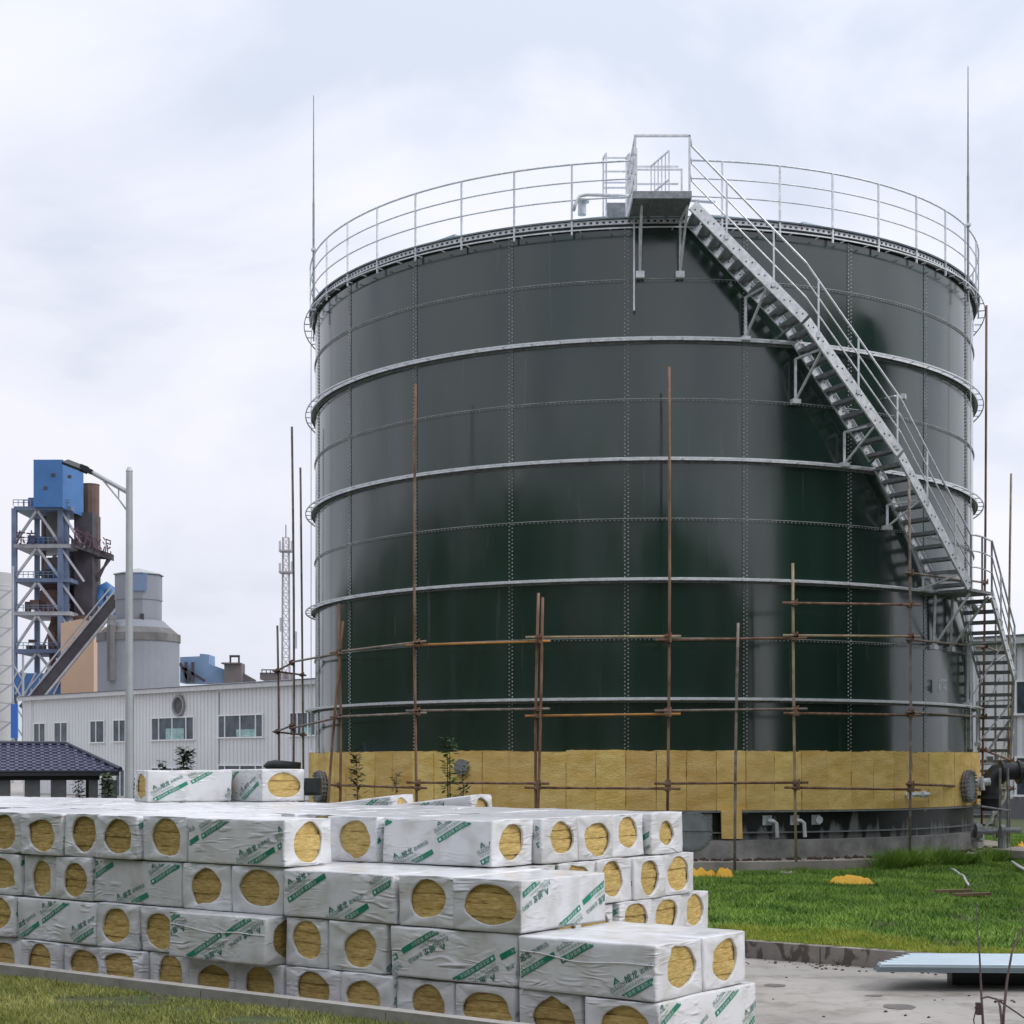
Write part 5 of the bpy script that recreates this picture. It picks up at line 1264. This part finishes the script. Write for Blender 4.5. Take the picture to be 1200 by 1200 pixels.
# left grey stack with frame
ls = thing('metal_silo', 'pale grey cylindrical metal silo at the left picture edge in a light steel frame', 'silo', (X_(-2,200),200,0))
kk = 200/F
g = MB(); g.lathe((X_(-6,200),200,0), [(19*kk,0),(19*kk,CH+(HY-720)*kk),(19.4*kk,CH+(HY-719)*kk),(19*kk,CH+(HY-718)*kk),(19*kk,CH+(HY-688)*kk),(19.4*kk,CH+(HY-687)*kk),(19*kk,CH+(HY-686)*kk),(19*kk,CH+(HY-672)*kk),(.1,CH+(HY-672)*kk)], 24)
g.build('silo_body', mat('silo_pale', (0.42,0.43,0.43), .7, var=.08, vscale=.2), ls)
g = MB()
for px in (15,27): g.bar((X_(px,196),196,0),(X_(px,196),196,CH+(HY-(770 if px > 20 else 668))*kk),.22,.22,up=(1,0,0))
for i, py in enumerate(range(690,870,22)):
    g.bar(P(15,py,196),P(27,py+20,196),.15,.15) if py > 765 else None; g.bar(P(-14,py+22,195),P(16,py,195),.18,.18); g.bar(P(-14,py,195),P(15,py+3,195),.15,.15)
g.build('steel_frame', steelg, ls)
g = MB(); A = P(17,845,190); g.box(A,(.8,.3,4.0)); g.build('blue_sign', mat('sign_blue', (0.03,0.13,0.45), .5), ls)
# plant bits to the right of the silo
bb = thing('plant_building', 'blue clad conveyor house with sloping roof right of the grey silo', 'building', (X_(228),D,0))
g = MB(); b_ = [(211,800),(211,770),(234,769),(234,766),(245,767),(245,778),(264,785),(264,800)]
n = len(b_); vs = [P(a,b,D) for a,b in b_]+[P(a,b,D)+Vector((0,6,0)) for a,b in b_]; g.add(vs, [tuple(range(n))[::-1], tuple(range(n,2*n))]+[(i,n+i,n+(i+1)%n,(i+1)%n) for i in range(n)])
g.build('wall', mat('dusty_blue', (0.17,0.27,0.42), .6, var=.15, vscale=.15), bb)
g = MB()
for (a,b,c,d) in ((211,777,222,800),(214,782,240,798),(226,776,226,800),(218,776,218,800)): g.bar(P(a,b,D-1),P(c,d,D-1),.5,.5,up=(0,1,0))
g.box(P(222,792,D-.7),(10*K,1,5*K)); g.build('frame', darkp, bb)
hp = thing('hoist_house', 'small grey brown hoist house on the skyline above the white hall', 'building', (X_(275),D,0))
g = MB(); g.box(P(275,790,D),(20*K,4,24*K)); g.box(P(273,778,D),(22*K,5,1.5*K)); g.add([P(284,788,D),P(300,797,D),P(300,803,D),P(284,803,D),P(284,788,D+4),P(300,797,D+4),P(300,803,D+4),P(284,803,D+4)],[(3,2,1,0),(4,5,6,7),(0,1,5,4),(1,2,6,5)]); g.build('wall', rustd, hp)
g = MB(); 
for px in (270,280): g.bar(P(px,778,D),P(px,769,D),.3,.3,up=(1,0,0))
g.bar(P(269,769,D),P(281,769,D),.4,.4); g.build('rail', darkp, hp)
rb = thing('plant_building', 'low brown roof block with a railing below the radio mast', 'building', (X_(322),D,0))
g = MB(); g.box(P(325,793,D),(36*K,5,8*K)); g.build('wall', rustd, rb)
g = MB(); 
for px in range(307,332,5): g.bar(P(px,790,D-2.6),P(px,785,D-2.6),.15,.15,up=(1,0,0))
g.bar(P(306,785,D-2.6),P(331,785,D-2.6),.2,.2); g.build('rail', darkp, rb)
# radio mast
mD = 280.0; ma = thing('radio_mast', 'slender red and white lattice radio mast left of the green tank', 'mast', (X_(335,mD),mD,0))
mm1 = mat('mast_grey', (0.36,0.35,0.37), .6)
g = MB(); hw = 4.6*mD/F; zt3 = CH+(HY-630)/F*mD; xm = X_(335,mD); nseg = 26
cs = [(-1,-1),(1,-1),(1,1),(-1,1)]
def cpt(i, t): s_ = hw*(1.1-.35*t); return Vector((xm+cs[i][0]*s_, mD+cs[i][1]*s_, zt3*t))
for i in range(4): g.bar(cpt(i,0),cpt(i,1),.15,.15,up=(1,0,0))
for k in range(nseg):
    t0, t1 = k/nseg, (k+1)/nseg
    for i in range(4):
        j = (i+1) % 4; g.bar(cpt(i,t0),cpt(j,t1),.06,.06); g.bar(cpt(j,t0),cpt(i,t1),.06,.06); g.bar(cpt(i,t1),cpt(j,t1),.06,.06)
g.bar((xm,mD,zt3),(xm,mD,CH+(HY-615)/F*mD),.2,.2,up=(1,0,0)); g.build('lattice', mm1, ma)
g = MB()
for py in (646,671): z = CH+(HY-py)/F*mD; g.box((xm,mD,z),(2.2,2.2,.25))
g.build('platform', mm1, ma)
for px,p0,p1 in ((328,634,644),(342,634,646),(328,660,670),(342,658,672),(329,724,740),(347,740,760)):
    g = MB(); g.box(P(px,(p0+p1)/2,mD-.5),(.35,.3,(p1-p0)*mD/F)); g.build('antenna', M['lamp_grey'], ma)

# ---------------------------------------------------------------- what the tank mirrors: second tank, and an added unseen ridge
tt = thing('storage_tank', 'second green bolted tank standing outside the picture to the right', 'tank', (22,25,0))
g = MB(); g.lathe((22,25,0), [(8.0,0),(8.0,14.2),(.1,15.3)], 96); g.build('tank_shell', M['enamel_low'], tt, smooth=False)
hm = mat('reflection_dark', (0.030,0.040,0.026), .9, col2=(0.045,0.058,0.035), vscale=.3)
prof = [(395,700),(420,672),(450,630),(490,598),(540,577),(600,566),(660,563),(720,568),(770,582),(820,612),(850,650),(880,700)]
g = MB(); rows_ = []
for px, py in prof:
    ph = phi_px(px, TR); S = T(ph,TR,0); a = math.atan((px-600)/F); th = 2*R_(ph)+a; Lr = 46.0
    d = Vector((math.sin(th),-math.cos(th),0)); c = S+d*Lr; hgt = CH+(HY-py)/F*(S.y+Lr)
    rows_.append([c-d*7, c-d*4.5+Vector((0,0,hgt*.72)), c-d*1.5+Vector((0,0,hgt*.97)), c+d*1.5+Vector((0,0,hgt)), c+d*6+Vector((0,0,hgt*.75)), c+d*12])
m_ = len(rows_[0]); g.add([v for r in rows_ for v in r], [(i*m_+j,(i+1)*m_+j,(i+1)*m_+j+1,i*m_+j+1) for i in range(len(rows_)-1) for j in range(m_-1)])
o = g.build('reflection_ridge', hm, smooth=True); o['kind'] = 'structure'  # added out of view, crest shaped to give the tank its dark reflection

# grit, stains and crumbs on the yard
stm = mat('damp_stain', (0.13,0.12,0.11), .5, col2=(0.20,0.185,0.17), vscale=5)
for (px,py,w_,h_,sd) in ((908,1155,.11,.12,1),(1054,1180,.15,.17,2),(1024,1167,.09,.05,3)):
    Y = CH/(py-HY)*F; X = (px-600)/F*Y; g = MB(); n = 18; vs = [(X+w_*math.cos(6.283*k/n)*(1+.3*noise.noise(Vector((k*.7,sd,0)))), Y+h_*math.sin(6.283*k/n)*(1+.3*noise.noise(Vector((k*.9,sd,3)))), .004) for k in range(n)]
    g.add(vs, [tuple(range(n))]); o = g.build('road_stain', stm); o['kind'] = 'structure'
rg = random.Random(12); g = MB()
for k in range(420):
    a = rg.uniform(-3,8); b = KB-abs(rg.gauss(0,.25)) if rg.random() < .7 else rg.uniform(2.5,KB)
    if b > 1.6 or a > .3:
        p = AB(a,b); 
        if (p.x-1.0)/(p.y) > .05 and not (3.5 < p.x and p.y > 15.7 and p.y < 17.2): lump(g, (p.x,p.y,.004), rg.uniform(.006,.022), rg)
o = g.build('grit', M['soil']); o['kind'] = 'stuff'; tag(o, 'dark grit and soil crumbs scattered on the concrete road by the kerb', 'grit')
g = MB()
for k in range(60):
    ph = rg.uniform(0,14); q = T(ph, rg.uniform(8.85,9.5), .15); lump(g, q, rg.uniform(.02,.07), rg)
o = g.build('rubble', M['concrete']); o['kind'] = 'stuff'; tag(o, 'pale broken rubble at the grass edge below the foundation near the yellow sacks', 'rubble')
